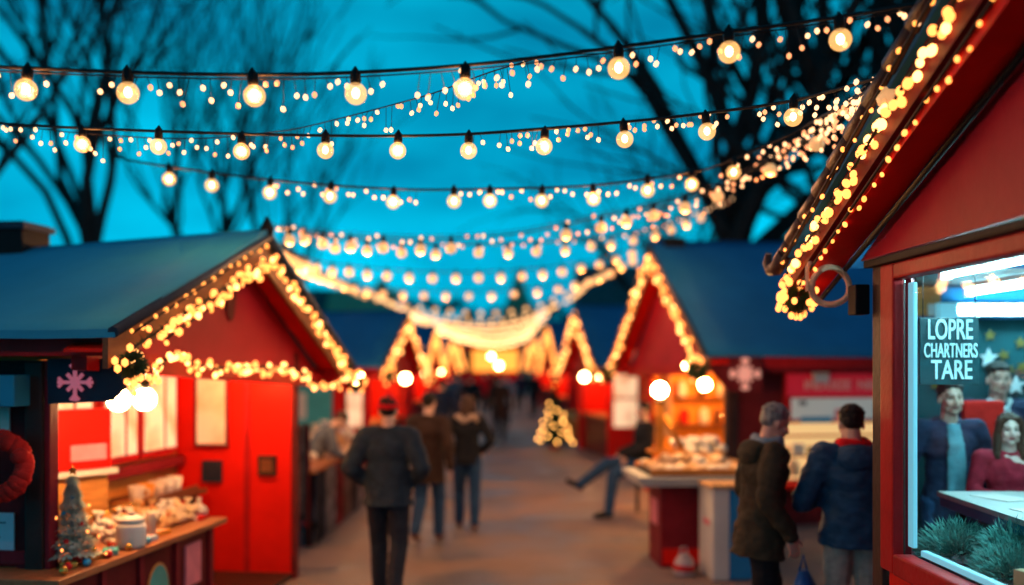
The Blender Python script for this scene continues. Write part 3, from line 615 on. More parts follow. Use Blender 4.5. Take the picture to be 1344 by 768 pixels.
globe_lamp('right one of the two round white lamps hanging over the front left counter', tuple(W(190, 524, 7.1)), 0.078, cord=0.24)
globe_lamp('added hot lamp under the gable garland to light the red panels', tuple(A.P(0.62, 3.28, 2.0)), 0.05, 'lamp_fill', 0.04)  # added lamp, tucked behind the garland to heat up the panels
# wreath on the side wall
w = thing('wreath', 'round red wreath hanging on the dark side wall of the front left stall', 'wreath', tuple(W(-2, 612, 6.02)), R(-8))
b = MB(); rn = random.Random(5)
for i in range(46):
    a = 2 * math.pi * i / 46; b.sphere((0.165 * math.cos(a), rn.uniform(-0.02, 0.02), 0.165 * math.sin(a)), (0.06, 0.045, 0.05), Matrix.Rotation(-a, 4, 'Y') @ Matrix.Rotation(rn.uniform(-0.5, 0.5), 4, 'X'))
b.build('ribbon_ring', MATS['red_cloth'], w); MB().path([(0, 0, 0.2), (0.0, 0.0, 0.4)], 0.005, 5).build('cord', MATS['wire'], w)

# ---- goods on the counter
def on(S, d, t, z): return tuple(S.P(d, t, z))
CT = 0.836
def small_tree(label, p, h, r, frost=True, n=4200, lights=0, lr=0.02, kind='garland_light', deco=True, group=None, seed=3):
    g = thing('christmas_tree', label, 'christmas tree', p, 0, group)
    rn = random.Random(seed); b = MB()
    for i in range(n):
        z = rn.random() ** 1.25; a = rn.random() * 6.283; layer = 0.8 + 0.2 * math.cos(z * 40)
        rr = r * (1 - z) * layer * (0.35 + 0.75 * math.sqrt(rn.random())) + 0.01
        c = Vector((rr * math.cos(a), rr * math.sin(a), h * (0.1 + 0.88 * z)))
        d = Vector((math.cos(a), math.sin(a), -0.35 + rn.uniform(-0.4, 0.4))) * r * rn.uniform(0.12, 0.26); q = d.cross(Vector((0, 0, 1))).normalized() * r * 0.055
        b.bm.faces.new([b.bm.verts.new(x) for x in (c - q, c + q, c + d)])
    if not frost:
        for q in range(5): b.lathe((0, 0, h * (0.1 + 0.17 * q)), [(r * (0.92 - 0.18 * q), 0), (r * (0.3 - 0.06 * q), h * 0.2)], 16)
    b.build('needles', MATS['frost_needles' if frost else 'tree_needles'], g)
    MB().path([(0, 0, 0.0), (0, 0, h * 0.95)], [r * 0.12, 0.004], 8).build('trunk', MATS['bark'], g)
    MB().lathe((0, 0, 0), [(r * 0.35, 0), (r * 0.42, h * 0.07), (r * 0.36, h * 0.075)], 14).build('pot', MATS['red_cloth'], g)
    if deco:
        for i in range(14):
            z = (i + 0.5) / 14; a = i * 2.4; rr = r * (1 - z) * 0.95
            put('bauble', BAUB[i % 3], g, (rr * math.cos(a), rr * math.sin(a), h * (0.12 + 0.84 * z)))
    for i in range(lights):
        z = 1 - math.sqrt(1 - 0.97 * i / lights); a = i * 2.399; rr = r * (1 - z) * 1.22 + 0.03
        put('light', light_mesh(kind, lr), g, (rr * math.cos(a), rr * math.sin(a), h * (0.1 + 0.85 * z)))
    s = MB()
    st = [Vector(((0.5 if k % 2 else 1.0) * r * 0.22 * math.sin(k * math.pi / 5), 0, (0.5 if k % 2 else 1.0) * r * 0.22 * math.cos(k * math.pi / 5))) for k in range(10)]
    s.prism(st, (0, 0.012, 0)).build('star', MATS['bauble_gold'], g, (0, 0, h + r * 0.12))
    return g
BAUB = [ico('bauble', 0.016, 2, MATS[m]) for m in ('bauble_gold', 'bauble_blue', 'bauble_red')]
small_tree('small frosted christmas tree with baubles standing on the front left counter', tuple(W(95, 738, 6.35)), 0.56, 0.15, lights=9, lr=0.009, kind='garland_light')
# jar, candles, cups, bags, biscuits, packets
j = thing('ceramic_jar', 'squat white ceramic jar with knob lid on the front left counter', 'jar', (*W(172, 690, 6.9).xy, CT))
MB().lathe((0, 0, 0), [(0.085, 0), (0.1, 0.02), (0.102, 0.14), (0.095, 0.165), (0.07, 0.175)], 24).build('body', MATS['white_ceramic'], j)
ld = MB().lathe((0, 0, 0.176), [(0.09, 0), (0.085, 0.025), (0.04, 0.045)], 24).build('lid', MATS['white_ceramic'], j); MB().sphere((0, 0, 0.235), (0.026, 0.026, 0.022)).build('knob', MATS['cream_ceramic'], ld)
def candle(label, p, h, r, group='pale candles on the front left counter'):
    g = thing('candle', label, 'candle', p, 0, group)
    MB().lathe((0, 0, 0), [(r, 0), (r, h * 0.9), (r * 0.92, h), (r * 0.4, h * 0.985)], 16).build('wax', MATS['cream_ceramic'], g); MB().tube((0, 0, h * 0.97), (0.003, 0, h + 0.02), 0.003, n=5).build('wick', MATS['wire'], g); return g
candle('tallest pale candle beside the white jar on the front left counter', (*W(198, 668, 7.25).xy, CT), 0.2, 0.034)
candle('short pale candle behind the white jar on the front left counter', (*W(186, 660, 7.5).xy, CT), 0.13, 0.04)
def cup_proto(m):
    return MB().lathe((0, 0, 0), [(0.035, 0), (0.04, 0.01), (0.052, 0.1), (0.048, 0.1), (0.036, 0.015)], 18).mesh('cup', MATS[m])
cm_ = [cup_proto(m) for m in ('cream_ceramic', 'orange_ceramic', 'white_ceramic')]
HND = MB().path([(0.045, 0, 0.08), (0.075, 0, 0.075), (0.078, 0, 0.045), (0.043, 0, 0.03)], 0.008, 6).mesh('handle', MATS['cream_ceramic'])
tray = thing('tray', 'orange brown tray of cups on the shelf at the back of the front left stall', 'tray', tuple(A.P(1.2, 2.85, 0.9)), R(-8)); b = MB().box((0, 0, 0.012), (0.3, 1.0, 0.024), bev=0.005); b.build('base', MATS['warm_wood'], tray)
b = MB(); [b.box(c, s) for c, s in (((0.16, 0, 0.034), (0.02, 1.0, 0.06)), ((-0.16, 0, 0.034), (0.02, 1.0, 0.06)))]; b.build('rim', MATS['brown_board'], tray)
for i, (t, m, lb) in enumerate(((2.45, 0, 'cream cup first from the near end of the tray'), (2.62, 1, 'orange cup in the tray of cups at the back of the left stall'), (2.8, 0, 'cream cup in the middle of the tray, behind the orange cup'), (2.98, 2, 'white cup second from the far end of the tray'), (3.15, 2, 'white cup at the far end of the tray'))):
    g = thing('cup', lb, 'cup', tuple(A.P(1.17, t, 0.926)), 0.4 * i, 'cups on the tray'); put('body', cm_[m], g, s=1.35); put('handle', HND, g, s=1.35)
# lumpy biscuit bags and packets
def bag_mesh(seed, m):
    rn = random.Random(seed); b = MB()
    for i in range(16): b.sphere((rn.uniform(-0.05, 0.05), rn.uniform(-0.05, 0.05), 0.02 + rn.random() * 0.065), rn.uniform(0.022, 0.034), sub=2)
    b.path([(0, 0, 0.08), (0, 0, 0.1), (0.005, 0, 0.12), (0.0, 0, 0.15)], [(0.04, 0.04), (0.014, 0.014), (0.014, 0.012), (0.04, 0.02)], 10)
    return b.mesh('bag', MATS[m])
bags = [bag_mesh(k, m) for k, m in enumerate(('cookie_pale', 'sugar', 'cookie', 'sugar'))]
TIE = MB().path([(0.017 * math.cos(a), 0.017 * math.sin(a), 0.105) for a in [k * 1.047 for k in range(6)]], 0.005, 6, closed=True).mesh('ribbon', MATS['red_cloth'])
i = 0
for t in (0.95, 1.12, 1.3, 1.62, 1.75, 1.9, 2.02, 2.14, 2.25):
    for d in (0.55, 0.7, 0.86):
        if rng.random() < 0.2 or (d == 0.55 and t < 1.5): continue
        g = thing('biscuit_bag', 'tied bag of pale biscuits in the heap on the front left counter', 'biscuit bag', on(A, d + rng.uniform(-0.03, 0.03), t, CT), rng.random() * 6, 'biscuit bags heaped on the front left counter'); put('sack', bags[i % 4], g, s=rng.uniform(0.9, 1.25)); put('ribbon', TIE, g); i += 1
def packet(label, p, s, m, m2, rz, group):
    g = thing('packet', label, 'packet', p, rz, group); MB().box((0, 0, s[2] / 2), s, bev=0.006).build('wrap', MATS[m], g); MB().box((0, 0, s[2] / 2), (s[0] * 0.25, s[1] * 1.02, s[2] * 1.04), bev=0.004).build('band', MATS[m2], g); return g
PK = (('flat red packet at the front edge of the left counter', 0.5, 0.95, 'bauble_red', 'bauble_gold'), ('flat gold packet beside the small frosted tree', 0.47, 0.52, 'bauble_gold', 'paper'), ('blue green packet at the near end of the left counter', 0.45, 0.72, 'teal_board', 'paper'), ('pale blue packet beside the white jar', 0.45, 1.2, 'paper_blue', 'bauble_red'), ('orange packet before the biscuit heap', 0.47, 1.45, 'orange_ceramic', 'paper'), ('red packet at the far end of the left counter', 0.5, 2.2, 'red_cloth', 'paper'), ('gold packet lying at the nearest corner of the left counter', 0.5, 0.3, 'bauble_gold', 'orange_ceramic'), ('cream packet between the red and the pale blue packets', 0.6, 1.08, 'sugar', 'bauble_gold'))
for lb, d, t, m, m2 in PK: packet(lb, on(A, d, t, CT), (0.1, 0.15, 0.035), m, m2, rng.uniform(-0.6, 0.6), 'packets on the front left counter')
for k in range(9):
    g = put('bauble', ico('glass_bauble', 0.026, 3, MATS[('bauble_gold', 'bauble_red', 'bauble_blue')[k % 3]]), None, on(A, 0.38 + 0.05 * (k % 2), 0.05 + 0.13 * k, CT + 0.026)); tag(g, ('gold', 'red', 'blue')[k % 3] + ' glass bauble lying along the front edge of the left counter', 'bauble', 'baubles on the front left counter')
# red sign box on the back shelf, easel and jars in the dim middle
sb = thing('sign_box', 'square red sign box with a pale label behind the small frosted tree', 'sign', tuple(A.P(1.22, 1.6, 1.3)), R(55))
MB().box((0, 0, 0.22), (0.52, 0.14, 0.46), bev=0.01).build('case', MATS['red_panel'], sb); MB().box((0.06, -0.078, 0.12), (0.3, 0.01, 0.12)).build('label_plate', MATS['snow_pink'], sb); MB().box((0, 0.0, -0.035), (0.6, 0.2, 0.04)).build('ledge', MATS['paper'], sb); MB().box((0, 0.02, -0.65), (0.5, 0.12, 1.18)).build('stand', MATS['warm_wood'], sb)
for k in range(6):
    g = thing('jar', 'dark lidded jar in the row on the low back shelf of the left stall', 'jar', tuple(A.P(1.18, 2.02 + 0.05 * k + 0.0, 0.0 + CT)) if False else tuple(A.P(0.92, 1.25 + 0.13 * k, CT)), 0, 'dark jars at the back of the front left counter')
    MB().lathe((0, 0, 0), [(0.04, 0), (0.045, 0.02), (0.045, 0.12), (0.035, 0.14)], 14).build('body', MATS[('brown_board', 'dark_red', 'warm_wood')[k % 3]], g); MB().lathe((0, 0, 0.141), [(0.038, 0), (0.038, 0.02)], 14).build('lid', MATS['bauble_gold'], g)

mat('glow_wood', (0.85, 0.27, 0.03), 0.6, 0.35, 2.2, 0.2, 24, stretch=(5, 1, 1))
# ================================================================== right stall: table side
B = Stall('market_stall', 'red stall with deep blue roof and pointed lit gable behind the two standing men', 1, (2.6, 12.5), 4.43, 2.22, 2.1, 3.78, 5.5, canvas='canvas_deep', group='gabled market stalls along the street')
B.box('post', (0.42, 0.56), (0.3, 0.44), (0, 2.02), 'dark_wood', 0.01); B.box('post', (0.42, 0.54), (3.9, 4.02), (0, 2.0), 'red_trim', 0.01)
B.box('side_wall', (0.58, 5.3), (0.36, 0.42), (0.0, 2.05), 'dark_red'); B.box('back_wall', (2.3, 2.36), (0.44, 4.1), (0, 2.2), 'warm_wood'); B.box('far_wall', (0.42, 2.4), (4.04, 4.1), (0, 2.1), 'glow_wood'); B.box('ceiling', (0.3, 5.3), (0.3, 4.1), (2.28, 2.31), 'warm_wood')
B.box('beam', (0.3, 5.4), (0.06, 0.28), (1.98, 2.08), 'maroon', 0.01)
for t in (1.0, 1.9, 2.8, 3.5): B.box('batten', (2.24, 2.3), (t, t + 0.1), (0, 2.2), 'brown_board')
B.box('back_shelf', (1.9, 2.22), (0.6, 3.9), (1.2, 1.24), 'warm_wood'); B.box('back_shelf', (1.9, 2.22), (0.6, 3.9), (1.6, 1.64), 'warm_wood')
bb = MB().prism([B.L(0.02, -0.06, 2.2), B.L(0.74, -0.06, 2.2), B.L(0.74, -0.06, 1.74), B.L(0.3, -0.06, 1.74), B.L(0.02, -0.06, 2.05)], (0, 0.04, 0)).build('bracket_board', MATS['dark_red'], B.o)
snowflake_mb(0.2, w=0.045).build('snowflake', MATS['snow_glow_peach'], bb, B.L(0.5, -0.075, 1.96))  # painted flake too, its colour made to glow instead of being lit
for k, (t0, t1, d_) in enumerate(((0.5, 1.15, 0.62), (3.3, 3.95, 0.62), (1.7, 2.3, 2.1))):
    f = lambda u, v, t0=t0, t1=t1, d_=d_, k=k: B.L(d_ + 0.035 * math.sin(v * 26 + k) + 0.05 * u * math.sin(v * 7), t0 + (t1 - t0) * (v * (1 - 0.35 * math.sin(u * 2.6))), 2.12 - 1.2 * u)
    MB().sheet(f, 10, 40, 0.004).build('curtain', mat('curtain_%d' % (k % 2), ((0.75, 0.3, 0.06), (0.8, 0.42, 0.16))[k % 2], 0.8, 0.3, 4, 0.2), B.o)
for k in range(9): MB().lathe((0, 0, 0), [(0.05, 0), (0.07, 0.05), (0.06, 0.2), (0.03, 0.26)], 12).build('shelf_jar', MATS[('cream_ceramic', 'brown_board', 'red_cloth', 'orange_ceramic')[k % 4]], B.o, B.L(2.06, 0.75 + 0.36 * k, 1.642))
# menu board and counter window on the side wall
mb_ = MB().box((0, 0, 0), (1.42, 0.05, 0.98), bev=0.006).build('menu_board', MATS['red_trim'], B.o, B.L(1.9, 0.32, 1.48))
MB().box((0, 0, 0), (1.38, 0.02, 0.29)).build('header', MATS['header_glow'], mb_, (0, -0.036, 0.33))  # header and sheet glow only to brighten the dark board; neither is a lamp
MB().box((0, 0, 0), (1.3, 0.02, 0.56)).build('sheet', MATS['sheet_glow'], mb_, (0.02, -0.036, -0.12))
for x, z, w_, h_, m in ((-0.3, -0.14, 0.42, 0.12, 'bauble_blue'), (0.06, -0.1, 0.2, 0.24, 'snow_pink'), (0.56, 0.02, 0.12, 0.2, 'bauble_blue'), (0.56, -0.24, 0.12, 0.22, 'teal_board'), (-0.48, 0.1, 0.1, 0.06, 'ink')): MB().box((0, 0, 0), (w_, 0.01, h_)).build('picture', MATS[m], mb_, (x, -0.05, z))
tm = text_mesh('INDUIZE  NIERII', 0.165, 0.004, 0.002); tm.materials.append(mat('letter_pink', (0.75, 0.55, 0.5), 0.6, 0.05, bump=0)); put('lettering', tm, mb_, (0.12, -0.052, 0.325), (R(90), 0, 0))
B.box('meter_box', (1.55, 1.75), (0.2, 0.3), (1.84, 2.1), 'paper_blue', 0.01)
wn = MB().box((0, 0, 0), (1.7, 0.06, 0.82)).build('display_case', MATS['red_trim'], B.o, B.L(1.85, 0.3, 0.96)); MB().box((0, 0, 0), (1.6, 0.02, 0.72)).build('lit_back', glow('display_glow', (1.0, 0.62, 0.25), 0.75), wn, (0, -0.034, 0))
for z_ in (-0.06, 0.2): MB().box((0, 0, 0), (1.58, 0.05, 0.025)).build('display_shelf', MATS['warm_wood'], wn, (0, -0.07, z_))
for k, x in enumerate((-0.7, -0.52, -0.3, -0.02, 0.22, 0.34, 0.6)): MB().box((0, 0, 0), (0.12 + 0.03 * (k % 3), 0.05, 0.1 + 0.04 * (k % 2)), bev=0.01).build('display_packet', MATS[('red_cloth', 'sugar', 'brown_board', 'bauble_gold')[k % 4]], wn, (x, -0.08, 0.01 + 0.02 * (k % 2)))
for x in (-0.6, -0.35, -0.1, 0.2, 0.45): MB().lathe((0, 0, 0), [(0.07, 0), (0.08, 0.02), (0.07, 0.13), (0.03, 0.2)], 14).build('display_jar', MATS['cookie_pale'], wn, (x, -0.12, -0.3))
B.box('side_ledge', (0.95, 3.2), (0.06, 0.34), (0.5, 0.56), 'red_panel', 0.01); B.box('side_skirt', (1.0, 3.2), (0.3, 0.355), (0.0, 0.5), 'dark_red')
B.rakes(('dense lit garland on the near rake of the pointed right gable', 'dense lit garland on the far rake of the pointed right gable'), (58, 58), 0.032, 0.055, drop=0.08)
B.knots(('lit green bundle at the near corner of the pointed right gable', 'lit green bundle at the far corner of the pointed right gable'), 0.15, 9, 0.03)
MB().box((0, 0, 0), (0.3, 0.3, 0.2)).build('ridge_cap', MATS['black_metal'], B.o, B.L(0.3, 2.21, 3.82))
globe_lamp('round white lamp under the near corner of the pointed right gable', tuple(W(901, 480, 12.6)), 0.045, 'lamp_small', 0.1)
globe_lamp('round lamp glowing low over the bread inside the right stall', tuple(W(957, 546, 13.6)), 0.075, 'lamp_inner', 0.7)
globe_lamp('round lamp deep inside the right stall behind the post', tuple(W(925, 505, 14.6)), 0.08, 'lamp_inner', 0.3)
globe_lamp('added hot lamp under the right stall ceiling to brighten its far wall', tuple(B.P(1.25, 2.7, 2.02)), 0.085, 'lamp_fill', 0.04)  # added lamp, there to brighten the orange far wall
for k in range(8):
    g = thing('cake_dome', 'pale domed cake on the back shelf of the right stall', 'cake', tuple(B.P(2.05, 0.9 + 0.38 * k, 1.245)), 0, 'domed cakes on the right stall shelves'); MB().lathe((0, 0, 0), [(0.11, 0), (0.12, 0.03), (0.11, 0.1), (0.06, 0.17), (0.0, 0.19)], 16).build('dome', MATS['sugar'], g); MB().lathe((0, 0, 0), [(0.13, 0), (0.13, 0.012)], 16).build('plate', MATS['white_ceramic'], g)
# serving table with white top
T_ = thing('serving_table', 'serving table with white top and dark red base in front of the right stall', 'table', (1.98, 10.5, 0), R(3))
MB().box((0, 0, 0.93), (1.16, 0.95, 0.06), bev=0.01).build('tabletop', MATS['table_white'], T_); MB().box((0, 0, 0.88), (1.08, 0.87, 0.036)).build('apron', MATS['cabinet_white'], T_)
MB().box((0.0, 0.08, 0.43), (0.6, 0.6, 0.862), bev=0.01).build('base', MATS['maroon'], T_); MB().box((-0.31, 0.06, 0.55), (0.012, 0.3, 0.26)).build('label_plate', MATS['snow_pink'], T_); MB().box((0.0, -0.225, 0.12), (0.56, 0.012, 0.16)).build('kick_panel', MATS['red_panel'], T_)
lamp = thing('table_lamp', 'round white lamp on a wooden post with slanting brace, standing on the serving table', 'lamp', tuple(W(866, 592, 10.55)), 0)
lz = lamp.location; top = W(868, 512, 10.55).z - lz.z
MB().box((0, 0, top / 2 - 0.06), (0.075, 0.075, top - 0.12), bev=0.006).build('post', mat('lamp_wood', (0.7, 0.25, 0.03), 0.5, 0.2), lamp); MB().path([(0.03, 0, top * 0.6), (0.24, 0.0, 0.02)], 0.03, 6).build('brace', MATS['lamp_wood'], lamp); MB().box((0.08, 0, 0.0), (0.42, 0.14, 0.03)).build('foot', MATS['lamp_wood'], lamp)
MB().lathe((0, 0, top - 0.13), [(0.05, 0), (0.05, 0.03)], 12).build('collar', MATS['black_metal'], lamp); MB().sphere((0, 0, top), 0.078, uv=(18, 12)).build('globe', MATS['lamp_table'], lamp)
tr = thing('bread_tray', 'shallow tray of golden buns on the serving table', 'tray', (1.98, 10.5, 0.961), R(3)); MB().box((0.06, 0.02, 0.012), (1.0, 0.82, 0.022), bev=0.004).build('base', MATS['black_metal'], tr)
b = MB(); [b.box(c, s) for c, s in (((0.06, -0.4, 0.04), (1.0, 0.02, 0.06)), ((0.06, 0.44, 0.04), (1.0, 0.02, 0.06)), ((0.57, 0.02, 0.04), (0.02, 0.82, 0.06)))]; b.build('rim', MATS['warm_wood'], tr)
bun_m = []
for k, m in enumerate(('cookie_pale', 'cookie', 'sugar')):
    b = MB().sphere((0, 0, 0.03), (0.07, 0.06, 0.048), uv=(16, 10)); bun_m.append(b.mesh('bun', MATS[m]))
n = 0
for ix in range(7):
    for iy in range(6):
        x, y = -0.36 + ix * 0.135 + rng.uniform(-.02, .02), -0.32 + iy * 0.135 + rng.uniform(-.02, .02)
        o = put('bun', bun_m[rng.randrange(3)], None, Matrix.Translation((1.98, 10.5, 0)) @ Matrix.Rotation(R(3), 4, 'Z') @ Vector((x + 0.02, y, 0.985 if True else 0)), (0, 0, rng.random() * 3), rng.uniform(0.9, 1.15)); tag(o, 'golden round bun on the tray of the serving table', 'bun', 'buns on the serving table'); n += 1
for k in range(12):
    o = put('bun', bun_m[k % 3], None, (1.8 + 0.17 * (k % 4) + rng.uniform(-.03, .03), 10.52 + 0.14 * (k // 4), 1.045), (0, 0, k), rng.uniform(1, 1.25)); tag(o, 'round bun in the upper layer heaped on the serving table', 'bun', 'buns in the upper layer on the serving table')
for k in range(3):
    x = 2.1 + 0.2 * k; g = thing('bread_basket', ('pale loaf heap in the basket nearest the table lamp', 'pale loaf heap in the middle basket behind the buns', 'pale loaf heap in the basket nearest the stall post')[k], 'basket', (x, 11.2 + 0.15 * k, 1.0), 0.3 * k, 'bread baskets behind the buns'); MB().lathe((0, 0, 0), [(0.1, 0), (0.15, 0.1), (0.14, 0.1), (0.1, 0.02)], 16).build('basket', MATS['warm_wood'], g)
    b = MB(); [b.sphere((0.08 * math.cos(q * 1.9), 0.08 * math.sin(q * 1.9), 0.12 + 0.05 * (q % 3)), (0.08, 0.065, 0.055), sub=2) for q in range(9)]; b.build('loaves', MATS['sugar'], g)
hl = thing('side_shelf', 'wooden shelf carrying the bread baskets behind the serving table', 'shelf', (2.3, 11.35, 0), R(3)); MB().box((0, 0, 0.975), (0.9, 0.5, 0.045)).build('board', MATS['warm_wood'], hl)
for x in (-0.38, 0.38): MB().box((x, 0, 0.475), (0.05, 0.4, 0.95)).build('leg', MATS['brown_board'], hl)
cb = thing('cabinet', 'white sided cabinet with bright blue front beside the olive coat', 'cabinet', (2.32, 9.9, 0), R(4)); MB().box((-0.17, 0, 0.45), (0.16, 0.5, 0.88), bev=0.008).build('side_panel', MATS['cabinet_white'], cb); MB().box((0.14, 0.0, 0.45), (0.45, 0.48, 0.87), bev=0.006).build('front_panel', MATS['cabinet_blue'], cb); MB().box((0.05, 0, 0.91), (0.66, 0.54, 0.035), bev=0.006).build('lid', MATS['cookie'], cb); MB().box((-0.258, -0.05, 0.55), (0.008, 0.2, 0.05)).build('label_plate', MATS['snow_pink'], cb)
bg = thing('carrier_bag', 'small white and red carrier bag on the ground by the serving table base', 'bag', (1.86, 9.92, 0), 0.4); b = MB(); b.path([(0, 0, 0), (0, 0, 0.04), (0.01, 0, 0.15), (0.0, 0, 0.22)], [(0.12, 0.09), (0.15, 0.11), (0.13, 0.09), (0.05, 0.04)], 14)
b.build('sack', mat('bag_white', (0.5, 0.42, 0.45), 0.4, 0.3, 6, 0.6), bg); MB().path([(-0.05, 0, 0.21), (-0.03, 0, 0.28), (0.03, 0, 0.28), (0.05, 0, 0.21)], 0.008, 6).build('handle', MATS['bag_white'], bg); MB().path([(0, 0, 0.06), (0.005, 0, 0.11)], [(0.152, 0.112), (0.146, 0.106)], 14).build('band', MATS['bauble_red'], bg)
bw = thing('bench', 'tall dark bench under the seated man in jeans', 'bench', (2.13, 13.7, 0), R(6)); MB().box((0.05, 0, 0.615), (0.42, 0.9, 0.05), bev=0.008).build('seat', MATS['dark_wood'], bw)
for x in (-0.1, 0.2):
    for y in (-0.38, 0.38): MB().tube((x, y, 0), (x, y, 0.59), 0.025).build('leg', MATS['black_metal'], bw)
bl = thing('carrier_bag', 'crumpled blue bag hanging low between the two standing men', 'bag', (2.06, 6.72, 0), 0.2); b = MB(); b.path([(0, 0, 0.35), (0, 0, 0.42), (0.01, 0, 0.62), (0.0, 0, 0.72)], [(0.1, 0.06), (0.14, 0.09), (0.11, 0.07), (0.04, 0.03)], 12); b.build('sack', mat('bag_blue', (0.01, 0.09, 0.3), 0.4, 0.3, 6, 0.6), bl); MB().path([(-0.03, 0, 0.71), (0, 0.0, 0.82), (0.03, 0, 0.71)], 0.008, 6).build('handle', MATS['bag_blue'], bl)
for z in (1.05, 1.5): B.box('wall_shelf', (0.6, 2.2), (3.8, 4.03), (z, z + 0.03), 'brown_board')
for k in range(10):
    z = 1.081 if k < 5 else 1.531; MB().lathe((0, 0, 0), [(0.05, 0), (0.075, 0.05), (0.07, 0.2), (0.03, 0.27)], 12).build('shelf_jar', MATS[('cream_ceramic', 'brown_board', 'sugar', 'red_cloth')[(k * 3) % 4]], B.o, B.L(0.72 + 0.3 * (k % 5) + 0.04 * (k % 3), 3.9, z))
# ================================================================== shop stall at the right edge: front wall at x = 2, canted far side
S = thing('shop_stall', 'large red shop stall with glazed front and overhanging lit gable at the right edge', 'stall', (2.0, 4.0, 0))
def sb_(name, x, y, z, m, bev=0.0, par=None, rz=0):
    c = Vector(((x[0] + x[1]) / 2 - 2.0, (y[0] + y[1]) / 2 - 4.0, (z[0] + z[1]) / 2)); return MB().box((0, 0, 0), (abs(x[1] - x[0]), abs(y[1] - y[0]), abs(z[1] - z[0])), bev=bev).build(name, MATS[m], par or S, c)
Q = lambda x, y, z: Vector((x - 2.0, y - 4.0, z))
# window: opening y 1.9..4.92, z 1.16..2.52
sb_('wall_panel', (2.0, 2.08), (1.3, 5.1), (0.0, 1.06), 'red_panel'); sb_('corner_post', (1.98, 2.1), (5.14, 5.28), (0.0, 2.62), 'dark_wood', 0.01)
fr = sb_('window_frame', (1.965, 2.022), (4.97, 5.135), (1.06, 2.6), 'red_trim', 0.012)
sb_('window_frame', (1.965, 2.06), (1.5, 4.97), (1.055, 1.16), 'red_trim', 0.012); sb_('window_frame', (1.965, 2.06), (1.5, 4.97), (2.52, 2.6), 'red_trim', 0.012); sb_('window_frame', (1.965, 2.06), (1.3, 1.5), (1.06, 2.6), 'red_trim', 0.012)
sb_('drip_trim', (1.94, 2.1), (1.2, 5.3), (2.602, 2.64), 'black_metal', 0.008)
sb_('window_pane', (2.024, 2.03), (1.5, 4.97), (1.16, 2.52), 'pane_glass')
sb_('light_strip', (2.036, 2.06), (4.9, 4.96), (1.2, 2.5), 'strip_cyan', 0.006); sb_('light_strip', (2.065, 2.1), (1.55, 4.88), (1.165, 1.195), 'strip_cyan', 0.006)
# canted far side, back and inner walls, floor, ceiling
MB().prism([Q(2.1, 5.29, 0.0), Q(3.3, 8.1, 0.0), Q(3.38, 8.06, 0.0), Q(2.17, 5.24, 0.0)], (0, 0, 2.62)).build('side_wall', MATS['maroon'], S)
sb_('back_wall', (3.2, 6.4), (8.05, 8.13), (0.0, 2.9), 'wall_teal'); sb_('inner_wall', (6.4, 6.48), (1.2, 8.1), (0.0, 2.9), 'wall_teal'); sb_('near_wall', (2.09, 6.4), (1.22, 1.3), (0.0, 2.9), 'maroon')
MB().prism([Q(2.1, 1.3, 0), Q(6.4, 1.3, 0), Q(6.4, 8.05, 0), Q(3.36, 8.05, 0), Q(2.17, 5.2, 0)], (0, 0, 0.2)).build('floor_deck', MATS['dark_wood'], S)
MB().prism([Q(2.1, 1.3, 2.72), Q(6.4, 1.3, 2.72), Q(6.4, 8.05, 2.72), Q(3.36, 8.05, 2.72), Q(2.17, 5.2, 2.72)], (0, 0, 0.05)).build('ceiling', MATS['wall_teal'], S)
sb_('ceiling_beam', (3.25, 6.3), (7.93, 8.04), (2.45, 2.7), 'canvas_deep'); sb_('reflection_panel', (3.22, 3.5), (7.9, 7.95), (2.47, 2.7), 'warm_wood')  # the small wooden panel stands in for an orange lamp reflection
# gable overhang: rake from the tip (y 6.0, z 2.63) up to the ridge (y 2.4)
yt, zt, yr, zrg = 6.02, 2.62, 2.4, 4.05
sl = (zrg - zt) / (yt - yr); dz = lambda y: zt + (yt - y) * sl
for (a, b_) in ((yt, yr), (yr - (yt - yr), yr)):
    za = zt
    MB().sheet(lambda u, v: Q(1.715 + 5.2 * v, a + (b_ - a) * u, za + (zrg - za) * u + 0.11 - 0.02 * math.sin(math.pi * u)), 10, 6, 0.06).build('roof', MATS['canvas_deep'], S)
    MB().prism([Q(1.745, a, za + 0.02), Q(1.745, b_, zrg + 0.02), Q(1.745, b_, zrg - 0.2), Q(1.745, a, za - 0.1)], (0.03, 0, 0)).build('barge_board', MATS['dark_red'], S)
    MB().prism([Q(1.778, a, za - 0.03), Q(1.778, b_, zrg - 0.03), Q(1.778, b_, zrg - 0.33), Q(1.778, a + (0.05 if a > b_ else -0.05), za - 0.13)], (0.17, 0, 0)).build('soffit', MATS['red_panel'], S)
    MB().path([Q(1.955, a, za - 0.13), Q(1.955, b_, zrg - 0.36)], 0.016, 6).build('rake_trim', MATS['black_metal'], S)
    # roll tiles along the edge
    tb = MB(); n_ = 15; p0, p1 = Q(1.71, a, za + 0.1), Q(1.71, b_, zrg + 0.1)
    for k in range(n_):
        tb.path([p0.lerp(p1, k / n_), p0.lerp(p1, (k + 0.97) / n_)], [0.048, 0.036], 10)
    tb.build('edge_tiles', mat('edge_tile', (0.045, 0.02, 0.018), 0.45, 0.3, 8, 0.2), S)
MB().prism([Q(2.0, 5.5, 2.662), Q(2.0, yr, zrg - 0.1), Q(2.0, 2 * yr - 5.5, 2.662)], (0.05, 0, 0)).build('gable_panel', MATS['gable_red'], S)
sc = MB().path([Q(1.71, yt - 0.12, zt + 0.13), Q(1.69, yt + 0.02, zt + 0.05), Q(1.68, yt + 0.1, zt + 0.05), Q(1.67, yt + 0.14, zt + 0.1), Q(1.67, yt + 0.12, zt + 0.15)], [0.048, 0.045, 0.04, 0.03, 0.02], 10).build('scroll_end', MATS['edge_tile'], S)
sb_('wall_box', (1.9, 1.978), (5.3, 5.42), (2.36, 2.52), 'black_metal', 0.01)
